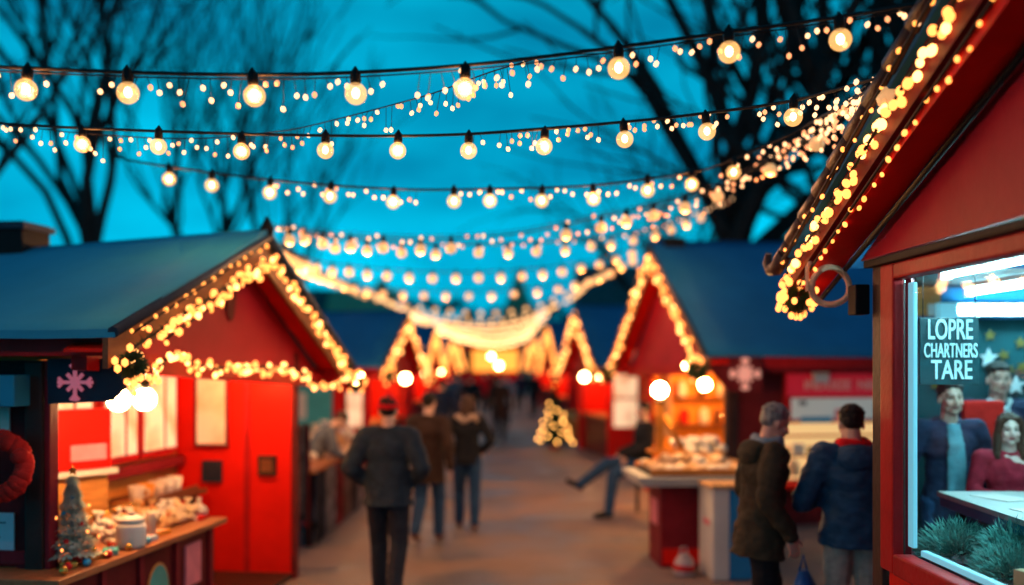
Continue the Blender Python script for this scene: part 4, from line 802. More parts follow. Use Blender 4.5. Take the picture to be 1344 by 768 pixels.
# lights inside
for (x, y0, y1, z) in ((2.66, 2.6, 5.92, 2.62), (3.5, 3.5, 7.4, 2.62)):
    tb = thing('tube_light', 'bright cyan white tube lamp along the shop ceiling nearest the glass' if x < 3 else 'bright cyan white tube lamp along the middle of the shop ceiling', 'tube lamp', (x, (y0 + y1) / 2, z), 0, 'tube lamps in the shop window'); MB().tube((0, -(y1 - y0) / 2, 0), (0, (y1 - y0) / 2, 0), 0.018, n=10).build('tube', MATS['tube_cyan'], tb)
    MB().box((0, 0, 0.05), (0.08, y1 - y0, 0.035)).build('batten', MATS['cabinet_white'], tb); [MB().box((0, e, 0.01), (0.07, 0.04, 0.07)).build('end_cap', MATS['cabinet_white'], tb) for e in (-(y1 - y0) / 2 - 0.02, (y1 - y0) / 2 + 0.02)]
tb = thing('tube_light', 'bright cyan white tube lamp running across the back wall of the shop', 'tube lamp', (4.6, 7.86, 2.52), 0, 'tube lamps in the shop window'); MB().tube((-0.98, 0, 0), (1.2, 0, 0), 0.02, n=10).build('tube', MATS['tube_cyan'], tb); MB().box((0, 0.05, 0), (2.4, 0.03, 0.09)).build('batten', MATS['cabinet_white'], tb); MB().box((-1.07, 0, -0.02), (0.14, 0.09, 0.14)).build('end_cap', MATS['strip_cyan'], tb)
# hanging sign with the three words
sg = thing('hanging_sign', 'dark glass sign with three lines of pale cyan capitals hanging inside the shop window', 'sign', tuple(W(1248, 461, 5.55)), R(4))
MB().box((0, 0.02, 0), (0.34, 0.012, 0.37), bev=0.004).build('board', mat('sign_dark', (0.012, 0.055, 0.065), 0.3, 0.3), sg)
for s_, sz, z, x, bo in (('LOPRE', 0.158, 0.115, 0.0, 0.0015), ('CHARTNERS', 0.112, 0.0, 0.004, 0.001), ('TARE', 0.15, -0.108, 0.01, 0.0015)):
    tm = text_mesh(s_, sz, 0.003, bo); tm.materials.append(MATS['sign_letters']); w_ = max(v.co.x for v in tm.vertices) - min(v.co.x for v in tm.vertices)
    want = {'LOPRE': 0.255, 'CHARTNERS': 0.305, 'TARE': 0.235}[s_]
    put('lettering', tm, sg, (x, 0.008, z), (R(90), 0, 0), (want / w_, 1, 1))
for x in (-0.15, 0.15): MB().tube((x, 0.02, 0.185), (x, 0.02, 2.72 - sg.location.z), 0.003, n=5).build('cord', MATS['wire'], sg)
sb_('window_ledge', (2.07, 2.6), (1.4, 4.45), (0.94, 0.978), 'navy_board')
# stars on the back wall
st = [Vector(((0.45 if k % 2 else 1.0) * math.sin(k * math.pi / 5), 0, (0.45 if k % 2 else 1.0) * math.cos(k * math.pi / 5))) for k in range(10)]
STAR = MB().prism([p * 0.05 for p in st], (0, 0.012, 0)).mesh('gold_star', mat('star_gold', (0.16, 0.12, 0.03), 0.4, 0.2)); SNOW = MB().prism([p * 0.08 for p in st], (0, 0.012, 0)).mesh('pale_star', MATS['shirt_pale'])
for k, (px, py) in enumerate(((1300, 440), (1328, 438), (1318, 466), (1332, 470), (1325, 485), (1305, 428), (1342, 482), (1290, 452), (1228, 505), (1226, 520), (1340, 450), (1270, 430))):
    if k % 2 == 0: put('wall_star', STAR, S, W(px, py, 8.03) - Vector((2, 4, 0)), (0, k * 0.5, 0))
for px, py in ((1298, 470), (1334, 506)): put('wall_star', SNOW, S, W(px, py, 8.03) - Vector((2, 4, 0)))
# table, papers, plants, boxes, chair
tb = thing('shop_table', 'pale topped shop table edged in teal behind the window', 'table', (3.0, 5.75, 0.2))
ang = R(5)
MB().prism([(-0.2, 0.62, 1.06), (-0.28, -0.75, 1.06), (1.5, -0.75, 1.06), (1.5, 0.62, 1.06)], (0, 0, 0.03)).build('tabletop', MATS['table_white'], tb); MB().prism([(-0.19, 0.6, 1.0), (-0.27, -0.73, 1.0), (1.48, -0.73, 1.0), (1.48, 0.6, 1.0)], (0, 0, 0.057)).build('edge', MATS['bauble_blue'], tb)
for x, y in ((-0.1, 0.5), (-0.18, -0.65), (1.4, -0.65), (1.4, 0.5)): MB().box((x, y, 0.5), (0.05, 0.05, 1.0)).build('leg', MATS['black_metal'], tb)
for k, (x, y, r, m, lb) in enumerate(((3.05, 6.05, 0.3, 'paper', 'cream paper sheet beside the hand on the shop table'), (3.25, 5.75, -0.2, 'paper_blue', 'pale blue paper sheet in the middle of the shop table'), (2.98, 5.45, 0.1, 'paper', 'cream paper sheet at the near corner of the shop table'), (3.45, 5.95, 0.5, 'sugar', 'tan paper sheet on the far part of the shop table'))):
    o = MB().box((0, 0, 0), (0.21, 0.3, 0.004)).build('paper_sheet', MATS[m], None, (x, y, 1.2925 + 0.005 * (k % 2))); o.rotation_euler[2] = r; tag(o, lb, 'paper', 'papers on the shop table')
bx = thing('card_tray', 'flat tan card tray on the shop table', 'tray', (3.22, 5.35, 1.291), 0.1); MB().box((0, 0, 0.012), (0.3, 0.2, 0.022), bev=0.004).build('base', MATS['cardboard'], bx); MB().box((0, 0.0, 0.032), (0.24, 0.15, 0.016)).build('cards', MATS['paper'], bx)
def plant(label, p, s, seed):
    g = thing('potted_plant', label, 'plant', p, 0, 'frosty pot plants in the shop window', s); MB().lathe((0, 0, 0), [(0.1, 0), (0.13, 0.2), (0.14, 0.2), (0.14, 0.23), (0.12, 0.23)], 18).build('pot', MATS['navy_board'], g)
    rn = random.Random(seed); b = MB()
    for i in range(2000):
        d = Vector((rn.gauss(0, 1), rn.gauss(0, 1), abs(rn.gauss(0, 0.9)) + 0.1)).normalized(); a = d * 0.19 * rn.uniform(0.45, 1.05) + Vector((0, 0, 0.24)); e = a + (d + Vector((rn.uniform(-.6, .6), rn.uniform(-.6, .6), rn.uniform(-.3, .5)))) * 0.045; q = d.orthogonal().normalized() * 0.006
        m_ = (a + e) / 2
        b.bm.faces.new([b.bm.verts.new(x) for x in (a, m_ + q, e, m_ - q)])
    b.build('foliage', MATS['frost_leaf'], g); return g
ls = thing('low_shelf', 'low dark shelf carrying the frosty plants inside the shop window', 'shelf', (2.62, 4.6, 0.2)); MB().box((0.2, 0.0, 0.6), (0.66, 2.3, 0.04)).build('board', MATS['navy_board'], ls)
[MB().box((x, y, 0.29), (0.05, 0.05, 0.58)).build('leg', MATS['black_metal'], ls) for x in (-0.08, 0.45) for y in (-1.0, 1.0)]
plant('frosty teal pot plant nearest the corner of the shop window', (2.5, 5.45, 0.821), 0.95, 1); plant('frosty teal pot plant in the middle of the low window shelf', (2.72, 5.25, 0.821), 1.0, 2); plant('frosty teal pot plant beside the cardboard boxes', (2.52, 4.9, 0.821), 0.9, 3); plant('frosty teal pot plant behind the other two, under the table', (2.94, 5.35, 0.821), 0.95, 4)
def carton(label, p, s, rz):
    g = thing('cardboard_box', label, 'box', p, rz, 'boxes in the shop window'); MB().box((0, 0, s[2] / 2), s, bev=0.004).build('carton', MATS['cardboard'], g); MB().box((0, 0, s[2] / 2 + 0.002), (s[0] * 0.2, s[1] * 1.01, s[2] * 1.005)).build('tape', MATS['paper'], g); return g
carton('plain cardboard box under the others in the shop window corner', (2.32, 4.12, 0.98), (0.26, 0.5, 0.14), 0.1); carton('taped cardboard box topmost in the shop window corner', (2.36, 4.17, 1.122), (0.2, 0.34, 0.1), 0.25)
bt = thing('small_bottle', 'tiny blue capped bottle standing on the taped cardboard box', 'bottle', (2.36, 4.24, 1.224)); MB().lathe((0, 0, 0), [(0.016, 0), (0.018, 0.04), (0.008, 0.055)], 12).build('glass_body', MATS['bauble_gold'], bt); MB().lathe((0, 0, 0.055), [(0.01, 0), (0.01, 0.02)], 10).build('cap', MATS['bauble_blue'], bt)
cr = thing('chair', 'high backed red chair standing between the men behind the shop window', 'chair', (3.62, 7.05, 0.2), R(180)); MB().box((-0.02, 0, 1.32), (0.3, 0.07, 0.62), bev=0.03).build('backrest', MATS['red_cloth'], cr); MB().box((0, 0.2, 0.72), (0.42, 0.42, 0.08), bev=0.02).build('seat', MATS['red_cloth'], cr); [MB().tube((x, y, 0), (x, y, 0.69), 0.02).build('leg', MATS['black_metal'], cr) for x in (-0.17, 0.17) for y in (0.02, 0.38)]
cr.location = (3.56, 7.3, 0.2); cr.rotation_euler = (0, 0, 0)
# garland up the rake, hanging bundle and ring
rk = lambda y, o=0.0: (1.715, y, dz(y) - 0.06 + o)
garland('bright garland climbing the rake of the big right gable', [rk(6.02, 0.02), rk(4.9), rk(2.5)], 84, 0.021, 0.028, drop=0.03, sub=2)
garland('row of single lights hanging from the soffit of the big right gable', [(1.765, 5.85, dz(5.85) - 0.14), (1.765, 2.5, dz(2.5) - 0.22)], 36, 0.012, 0.014, drop=0.05, sub=2, needles=False, kinds=('garland_light', 'garland_light_dim'))
garland('sparse row of lights along the edge tiles of the big right gable', [(1.68, 5.9, dz(5.9) + 0.03), (1.68, 2.5, dz(2.5) + 0.04)], 30, 0.011, 0.02, sub=2, needles=False, kinds=('garland_light_dim', 'garland_light'))
knot('gold lit bundle hanging from the curled tip of the big right gable', tuple(W(1046, 393, 5.85)), 0.1, 26, 0.017, 2)
rg = thing('rope_ring', 'tan rope ring hanging beside the gold lit bundle', 'ring', tuple(W(1090, 375, 5.6)), 0); MB().path([(0.105 * math.cos(a), 0.02 * math.sin(a * 2), 0.105 * math.sin(a)) for a in [k * math.pi / 14 for k in range(28)]], 0.018, 8, closed=True).build('rope', MATS['rope_tan'], rg); MB().path([(-0.1, 0, 0.02), (-0.13, 0.0, -0.03), (-0.13, 0, 0.1), (-0.09, 0.03, 0.16), (-0.03, 0.06, 0.2)], 0.012, 7).build('tail', MATS['rope_tan'], rg)

# ================================================================== second left stall, its table, and the stalls down the street
GRP = 'gabled market stalls along the street'
L2 = Stall('market_stall', 'red stall with blue roof and teal window, second on the left row', -1, (-2.1, 18.8), 3.8, 2.05, 1.98, 3.06, 5.0, group=GRP)
def fill_lamp(S_, lab): globe_lamp('added round lamp inside the ' + lab, tuple(S_.P(1.0, S_.W * 0.5, 1.86)), 0.09, 'lamp_inner', 0.16, 'added lamps lighting the far stalls from inside')  # added lamp that turns a dark stall interior orange
def body(S_, wall='red_panel', inner='warm_wood'):
    D_ = S_.D; S_.box('side_wall', (0.5, D_ - 0.2), (0.3, 0.38), (0, S_.en - 0.2), wall); S_.box('side_wall', (0.5, D_ - 0.2), (S_.W - 0.38, S_.W - 0.3), (0, S_.ef - 0.2), wall); S_.box('back_wall', (1.9, 1.96), (0.4, S_.W - 0.4), (0, 2.1), inner)
    S_.box('counter_front', (0.5, 0.56), (0.42, S_.W - 0.42), (0.0, 0.85), 'dark_red'); S_.box('counter_top', (0.4, 0.95), (0.4, S_.W - 0.4), (0.85, 0.9), 'counter_wood')
    S_.box('ceiling', (0.3, D_ - 0.2), (0.2, S_.W - 0.2), (2.14, 2.17), inner)
    for t in (0.34, S_.W - 0.34): S_.box('post', (0.36, 0.48), (t - 0.05, t + 0.05), (0, S_.ef - 0.02), 'red_trim')
body(L2)
o = MB().box((0, 0, 0), (1.05, 0.05, 1.0)).build('window', MATS['red_trim'], L2.o, L2.L(1.52, 0.28, 1.22)); MB().box((0, 0, 0), (0.92, 0.02, 0.88)).build('pane', MATS['teal_board'], o, (0, -0.03, 0)); MB().box((0, 0, 0), (0.3, 0.01, 0.5)).build('poster', MATS['cream_ceramic'], o, (-0.2, -0.045, 0.05))
o = MB().box((0, 0, 0), (0.42, 0.04, 0.8)).build('window', MATS['red_trim'], L2.o, L2.L(0.62, 0.28, 1.2)); MB().box((0, 0, 0), (0.3, 0.02, 0.66)).build('pane', MATS['warm_pane'], o, (0, -0.024, 0))
L2.rakes(('lit garland on the near rake of the second left gable', 'lit garland on the far rake of the second left gable'), (46, 46), 0.036, 0.06, drop=0.1)
L2.knots(('lit bundle at the near corner of the second left gable', 'lit bundle at the far corner of the second left gable'), 0.14, 7, 0.034)
globe_lamp('round bright lamp in front of the second left stall', tuple(W(532, 497, 18.2)), 0.085, 'lamp_small', 0.2)
fill_lamp(L2, 'stall second on the left row')
globe_lamp('added round lamp lighting the long goods table, just past the left gable', (-2.38, 12.1, 1.95), 0.05, 'lamp_inner', 0.5)  # added to brighten the goods below
globe_lamp('added round lamp lighting the far end of the long goods table', tuple(W(466, 500, 16.4)), 0.05, 'lamp_inner', 0.4)  # second added lamp for the same goods
# goods table with cloth front between the two left stalls
G = thing('market_table', 'long goods table hung with dark patterned cloths beyond the red shutter on the left', 'table', (-2.42, 13.9, 0), R(-2)); MB().box((0, 0, 0.86), (0.9, 5.0, 0.05)).build('tabletop', MATS['counter_wood'], G)
for x in (-0.38, 0.38):
    for y in (-2.4, 2.4): MB().box((x, y, 0.42), (0.06, 0.06, 0.83)).build('leg', MATS['dark_wood'], G)
for k in range(9):
    f = lambda u, v, k=k: Vector((0.462 + 0.025 * math.sin(v * 19 + k), -2.45 + k * 0.545 + 0.53 * v, 0.83 - 0.78 * u))
    MB().sheet(f, 4, 24, 0.004).build('hanging_cloth', mat(*(('cloth_a', (0.05, 0.05, 0.07)), ('cloth_b', (0.16, 0.1, 0.1)), ('cloth_c', (0.22, 0.03, 0.04)), ('cloth_d', (0.28, 0.24, 0.25)))[(k * 3) % 4], 0.9, 0.8, 5, 0.4), G)
for k in range(16):
    y = 11.7 + 0.29 * k; x = -2.5 + 0.22 * ((k * 5) % 3 - 1)
    g = thing('biscuit_bag', 'tied bag of pale biscuits on the long goods table', 'biscuit bag', (x, y, 0.886), k, 'biscuit bags on the long goods table'); put('sack', bags[k % 4], g, s=1.9); put('ribbon', TIE, g, s=1.9)
sc_ = thing('clothes_rack', 'rack of dark hanging scarves beside the red shutter of the front left stall', 'rack', (-2.2, 11.05, 0), R(-5)); MB().path([(0, -0.45, 0), (0, -0.45, 1.4), (0, 0.45, 1.4), (0, 0.45, 0)], 0.02, 6).build('frame', MATS['black_metal'], sc_)
for k in range(6):
    f = lambda u, v, k=k: Vector((0.03 + 0.03 * math.sin(v * 12 + k), -0.4 + 0.14 * k + 0.12 * v, 1.39 - (0.95 + 0.1 * (k % 3)) * u)); MB().sheet(f, 5, 8, 0.006).build('scarf', MATS[('cloth_a', 'jacket_ash', 'cloth_b', 'cloth_d', 'cloth_a', 'cloth_c')[k]], sc_)

R3 = Stall('market_stall', 'red stall with white lit door window, second on the right row', 1, (2.1, 21.1), 3.56, 2.05, 1.98, 3.3, 5.0, group=GRP); body(R3)
o = MB().box((0, 0, 0), (0.78, 0.05, 1.9)).build('door', MATS['red_panel'], R3.o, R3.L(0.72, 0.27, 0.98)); x = MB().box((0, 0, 0), (0.52, 0.02, 1.12)).build('pane', MATS['warm_pane'], o, (0.0, -0.03, 0.3)); MB().box((0, 0, 0), (0.52, 0.03, 0.03)).build('glazing_bar', MATS['red_trim'], o, (0, -0.035, 0.35))
o = MB().box((0, 0, 0), (0.6, 0.05, 0.4)).build('window', MATS['red_trim'], R3.o, R3.L(1.7, 0.27, 1.55)); MB().box((0, 0, 0), (0.5, 0.02, 0.3)).build('pane', MATS['warm_pane_dim'], o, (0, -0.03, 0))
fill_lamp(R3, 'stall second on the right row')
R3.rakes(('lit garland on the near rake of the second right gable', 'lit garland on the far rake of the second right gable'), (46, 46), 0.038, 0.06, drop=0.1)
R3.knots(('lit bundle at the near corner of the second right gable', 'lit bundle at the far corner of the second right gable'), 0.14, 7, 0.036)
globe_lamp('left one of the pair of round lamps before the second right stall', tuple(W(767, 495, 21)), 0.085, 'lamp_small', 0.2); globe_lamp('right one of the pair of round lamps before the second right stall', tuple(W(788, 494, 21)), 0.06, 'lamp_small', 0.2)
far = []
for side, near, w_, ap, lab in ((-1, (-2.1, 29.5), 3.0, 3.15, 'third on the left row'), (1, (2.1, 33.0), 3.4, 3.4, 'third on the right row'), (-1, (-2.1, 40), 3.2, 3.1, 'fourth on the left row'), (1, (2.15, 44), 3.4, 3.3, 'fourth on the right row'), (-1, (-2.2, 50), 3.4, 3.1, 'fifth on the left row'), (1, (2.2, 54), 3.6, 3.2, 'fifth on the right row')):
    q = Stall('market_stall', 'small looking red stall with lit gable far down the street, ' + lab, side, near, w_, 2.0, 1.95, ap, 4.5, group=GRP); body(q)
    q.rakes(('lit garland on the near rake of the stall ' + lab, 'lit garland on the far rake of the stall ' + lab), (34, 34), 0.042 + 0.0006 * near[1], 0.06, drop=0.15, needles=False, kinds=('garland_far',))
    far.append(q); fill_lamp(q, 'stall ' + lab)
for lb, px, py, Y, r in (('round lamp before the third left stall', 558, 489, 29, 0.08), ('round lamp between the third and fourth left stalls', 580, 487, 36, 0.08), ('round lamp before the third right stall', 733, 488, 33, 0.08)): globe_lamp(lb, tuple(W(px, py, Y)), r, 'lamp_small', 0.2)
# lit street christmas tree
small_tree('green christmas tree covered in gold lights standing on the right of the street', (1.44, 24.4, 0), 1.5, 0.34, False, 4200, 26, 0.024, 'tree_light', False)
# crates / goods before the far right stalls
for k, (x, y) in enumerate(((2.1, 27.0), (2.15, 29.5))):
    g = thing('goods_crate', ('wooden goods crate just beyond the lit christmas tree', 'wooden goods crate farthest along the right row')[k], 'crate', (x, y, 0), 0.2 * k, 'crates along the right row'); b = MB()
    for z in (0.1, 0.3, 0.5): [b.box(c, s) for c, s in (((0, -0.3, z), (0.8, 0.02, 0.14)), ((0, 0.3, z), (0.8, 0.02, 0.14)), ((-0.39, 0, z), (0.02, 0.58, 0.14)), ((0.39, 0, z), (0.02, 0.58, 0.14)))]
    b.build('slats', MATS['warm_wood'], g); b = MB(); [b.sphere((-0.3 + 0.15 * (i % 5), -0.2 + 0.13 * (i // 5), 0.56), 0.09) for i in range(20)]; b.build('fruit', MATS['orange_ceramic'], g)
# tent and lamp at the street end
E_ = thing('market_tent', 'glowing orange and red tent closing the far end of the street', 'tent', (0, 66, 0)); 
MB().prism([(-2.1, 0, 0), (1.6, 0, 0), (1.6, 0, 1.5), (-2.1, 0, 1.5)], (0, 2.5, 0)).build('counter', MATS['red_panel'], E_); MB().prism([(-1.5, -0.1, 1.5), (1.5, -0.1, 1.5), (1.5, -0.1, 2.9), (-1.5, -0.1, 2.9)], (0, 0.05, 0)).build('lit_front', MATS['orange_tent'], E_)
MB().prism([(-2.4, -0.3, 2.9), (2.0, -0.3, 2.9), (-0.2, -0.3, 4.1)], (0, 3.2, 0)).build('roof', MATS['red_panel'], E_); [MB().tube((x, -0.3, 0), (x, -0.3, 2.9), 0.06).build('pole', MATS['red_trim'], E_) for x in (-2.3, 1.9)]
globe_lamp('large bright lamp hung on the tent at the street end', tuple(W(655, 480, 64)), 0.15, 'lamp_small', 0.5)
globe_lamp('bright lamp above the tent at the street end', tuple(W(645, 468, 60)), 0.11, 'lamp_small', 0.5)
# ================================================================== light strings over the street
FIL = MB().sphere((0, 0, 0), (0.016, 0.016, 0.022), sub=2).mesh('filament', MATS['filament'])
SHELL = MB().sphere((0, 0, 0), 1.0, uv=(20, 14)).mesh('bulb', MATS['globe_glass'])
SOCK = MB().lathe((0, 0, 0), [(0.02, 0), (0.024, 0.012), (0.022, 0.05), (0.012, 0.062), (0.004, 0.075)], 10).mesh('socket', MATS['black_metal'])
BULB = MB().sphere((0, 0, 0), 1.0, sub=2).bm
def bulb_mat(Y, k=1.0, pink=0.0):
    """far bulbs are small but just as bright to the eye: stronger lamps"""
    pr = 0.05 * FP / Y; blur = 17.5 * abs(Y - 4.9) / Y / 2
    s = round(k * 0.8 * (1 + (blur / pr) ** 2 * 0.6), 1)
    return glow('string_bulb_%d' % int(s * 10), (1.0, 0.53, 0.21) if Y < 20 else (1.0, 0.5, 0.19), s)
def string(label, pts, px, r, near=False, group='bulb strings across the street', hang=0.09, cable=0.008, k=1.0, watts=12.0):
    """pts: cable points in space; px: bulb positions as photo columns or a count"""
    cv = smooth_curve(pts, 10); o0 = cv[0].copy(); g = thing('light_string', label, 'light string', o0, 0, group)
    MB().path([p - o0 for p in cv], cable, 6).build('cable', MATS['wire'], g)
    if isinstance(px, int): sp = resample(cv, px + 2)[1:-1]
    else:
        sp = []
        for q in px:
            best = min(range(len(cv) - 1), key=lambda i: abs((cv[i].x + cv[i + 1].x) / 2 / ((cv[i].y + cv[i + 1].y) / 2) * FP + 650 - q))
            a, b = cv[best], cv[best + 1]; pa, pb = a.x / a.y * FP + 650, b.x / b.y * FP + 650
            sp.append(a.lerp(b, min(1, max(0, (q - pa) / (pb - pa) if abs(pb - pa) > 1e-6 else 0))))
    rn = random.Random(int(o0.y * 7))
    for i_, p in enumerate(sp):
        q = p - o0 - Vector((0, 0, hang * rn.uniform(0.9, 1.1)))
        if near:
            b = put('bulb', SHELL, g, q, (rn.uniform(-.1, .1), rn.uniform(-.1, .1), 0), r); put('filament', FIL, b, (0, 0, 0.05), s=1 / r * r / 0.045)
            put('socket', SOCK, b, (0, 0, 0.9), s=1 / r)
        else:
            me = LIGHT_MESH.get(('b', round(p.y)))
            if not me: me = MB().sphere((0, 0, 0), 1.0, sub=2 if p.y < 20 else 1).mesh('bulb', bulb_mat(p.y, k)); LIGHT_MESH[('b', round(p.y))] = me
            b = put('bulb', me, g, q, (0, 0, 0), r)
            if p.y < 18: put('socket', SOCK, b, (0, 0, 0.9), s=1.0 / r)
        if watts and i_ % 2 == 0 and not (p.x > 0.8 and p.y < 6.5):
            ld_ = bpy.data.lights.get('bulb_glow') or bpy.data.lights.new('bulb_glow', 'POINT'); ld_.energy = watts; ld_.color = (1.0, 0.43, 0.15); ld_.shadow_soft_size = 0.04
            lo = bpy.data.objects.new('bulb_glow', ld_); C.objects.link(lo); lo.parent = g; lo.location = q - Vector((0, 0, 0.0 if near else r + 0.045))
    return g
def wp(l, Y0=None, Y1=None):
    out = []
    for i, p in enumerate(l):
        Y = p[2] if len(p) > 2 else Y0 + (Y1 - Y0) * i / (len(l) - 1)
        out.append(W(p[0], p[1], Y))
    return out
s1 = wp([(-160, 84, 4.25), (0, 88, 4.2), (170, 95, 4.2), (330, 98, 4.2), (470, 95, 4.2), (640, 83, 4.2), (810, 62, 4.2), (957, 42, 4.2), (1103, 22, 4.15), (1212, 4, 4.0)])
string('nearest string of large globe bulbs, highest in the sky', s1, [34, 168, 334, 467, 610, 812, 957, 1103, -90], 0.046, True)
s2 = wp([(-140, 146, 6.0), (0, 162, 5.8), (200, 172, 5.6), (430, 178, 5.5), (615, 176, 5.5), (820, 160, 5.4), (930, 148, 5.3), (1041, 132, 5.0), (1165, 99, 4.36)])
string('second string of globe bulbs, crossing the sky below the nearest one', s2, [108, 208, 317, 427, 522, 615, 714, 820, 928, 1041], 0.046, True)
s3 = wp([(150, 205, 7.6), (190, 214, 7.5), (354, 236, 7.3), (516, 248, 7.2), (643, 248, 7.2), (780, 243, 7.2), (908, 226, 7.2), (960, 210, 7.1), (1030, 180, 6.8), (1075, 155, 6.4), (1167, 104, 4.4)])
string('third string of globe bulbs, starting from the trees on the left', s3, [222, 278, 354, 433, 516, 596, 643, 711, 779, 850, 908, 963], 0.05, True)
s3b = wp([(368, 297, 9.6), (430, 307, 9.4), (520, 313, 9.3), (620, 312, 9.2), (700, 303, 9.1), (790, 284, 9.0), (860, 270, 8.8), (940, 246, 8.4), (1011, 208, 7.8), (1072, 172, 6.6), (1140, 117, 5.0), (1167, 102, 4.4)])
string('rising string of bulbs from the left gable peak to the big right gable', s3b, [400, 424, 460, 503, 552, 592, 743, 789, 822, 858, 899, 942, 1011, 1072, 1142, 1166], 0.052, k=0.75)
s4 = wp([(348, 296, 8.2), (430, 312, 9.5), (503, 319, 10), (592, 321, 10.4), (667, 320, 10.8), (742, 317, 11.2), (802, 311, 11.8), (860, 300, 12.6), (901, 285, 13.5), (960, 262, 15.5)])
string('low string of bulbs from the left gable peak over the right roof', s4, [380, 440, 482, 527, 572, 628, 667, 704, 742, 776, 802, 831, 860, 881, 901, 920], 0.05, k=0.75)
s5 = wp([(362, 320, 9.4), (400, 338, 11.5), (444, 347, 12.3), (516, 354, 13), (600, 357, 13.3), (680, 354, 13.6), (753, 346, 14), (800, 336, 14.3), (850, 318, 14.7)])
string('fifth string of bulbs, sagging between the left and right gable peaks', s5, 24, 0.056, k=0.75)
s6 = wp([(372, 332, 10), (425, 358, 14), (475, 375, 16), (556, 382, 17), (633, 382, 17.4), (707, 377, 17.6), (760, 367, 17), (800, 352, 16), (846, 325, 14.8)])
string('sixth string of bulbs just above the dense strings', s6, 30, 0.06, k=0.6)
nm = ('seventh', 'eighth', 'ninth', 'tenth', 'eleventh', 'twelfth', 'thirteenth')
for k, (l, Y, n) in enumerate((([(430, 355, 19), (480, 383), (560, 400), (640, 406), (700, 398), (757, 374), (800, 352, 19)], 22, 32), ([(478, 376, 24), (520, 396), (580, 412), (640, 417), (700, 408), (745, 390), (768, 372, 25)], 27, 32), ([(505, 392), (550, 411), (595, 422), (640, 425), (690, 417), (735, 394)], 32, 40), ([(520, 404), (565, 421), (605, 430), (645, 433), (685, 426), (722, 408)], 38, 40), ([(540, 415), (580, 430), (620, 438), (650, 440), (685, 433), (716, 418)], 45, 38), ([(556, 424), (590, 437), (625, 445), (650, 447), (682, 440), (708, 427)], 53, 36), ([(575, 433), (605, 444), (635, 451), (655, 452), (680, 447), (700, 436)], 62, 34))):
    pts = [W(p[0], p[1], p[2] if len(p) > 2 else Y) for p in l]
    string(nm[k] + ' string of bulbs, one of the dense glowing rows over the far street', pts, n, 0.06, hang=0.1, k=0.46, watts=0)

glow('fairy', (1.0, 0.52, 0.24), 2.7); glow('fairy_pink', (1.0, 0.36, 0.14), 1.7); glow('fairy_far', (1.0, 0.48, 0.2), 3.6)
FAIRY = {}
def fairy(label, pts, n, r=0.011, drop=0.12, gaps=0.0, kinds=('fairy', 'fairy', 'fairy_pink'), group='fairy light strings across the street', wave=0.03):
    cv = smooth_curve(pts, 10); o0 = cv[0].copy(); g = thing('fairy_lights', label, 'fairy lights', o0, 0, group); rn = random.Random(len(label) * 31 + n)
    dr = MB().path([p - o0 for p in cv], 0.0035, 5)
    for i, p in enumerate(resample(cv, n)):
        ph = noise.noise(Vector((i * 0.13, n, 0)))
        if ph < gaps - 0.5: continue
        d = drop * rn.random() ** 1.3 * (0.5 + 0.5 * rn.random()); q = p - o0 + Vector((rn.uniform(-.02, .02), rn.uniform(-.03, .03), -d - 0.012 + wave * rn.uniform(-.3, .3)))
        dr.path([p - o0, q], 0.0018, 3)
        k = kinds[rn.randrange(len(kinds))]
        put('light', light_mesh(k, r, 1), g, q, (rn.uniform(-.4, .4), rn.uniform(-.4, .4), 0))
    dr.build('wire', MATS['wire'], g); return g
off = lambda pts, dy=0.0, dz_=0.0: [p + Vector((0, dy, dz_)) for p in pts]
fairy('fairy lights twisted around the nearest globe string', off(s1, 0.03, -0.01), 100, 0.0115, 0.14, 0.2)
f2 = wp([(-100, 150, 6.2), (0, 163, 6.0), (120, 176, 5.9), (250, 182, 5.8), (370, 172, 5.7), (440, 157, 5.6), (510, 139, 5.4), (570, 122, 5.2), (640, 96, 5.0), (700, 78, 4.8)])
fairy('fairy lights dipping on the left then rising to join the nearest globe string', f2, 96, 0.012, 0.14)
fairy('fairy lights twisted around the right half of the second globe string', off(s2[4:], 0.03, 0.01), 84, 0.0125, 0.12, 0.2)
fairy('fairy lights twisted around the third globe string', off(s3[2:], 0.03, 0.0), 100, 0.014, 0.11, 0.15)
fairy('dense fairy lights wound along the rising bulb string', off(s3b, -0.03, 0.03), 100, 0.0155, 0.16, kinds=('fairy', 'fairy_pink'))
fairy('second dense fairy strand wound under the rising bulb string, thickest at its upper end', off(s3b[5:], 0.05, -0.03), 64, 0.013, 0.15, kinds=('fairy', 'fairy_pink'))
fairy('fairy lights along the low string over the right roof', off(s4, -0.03, 0.02), 40, 0.015, 0.1, 0.1, kinds=('fairy_pink', 'fairy'))

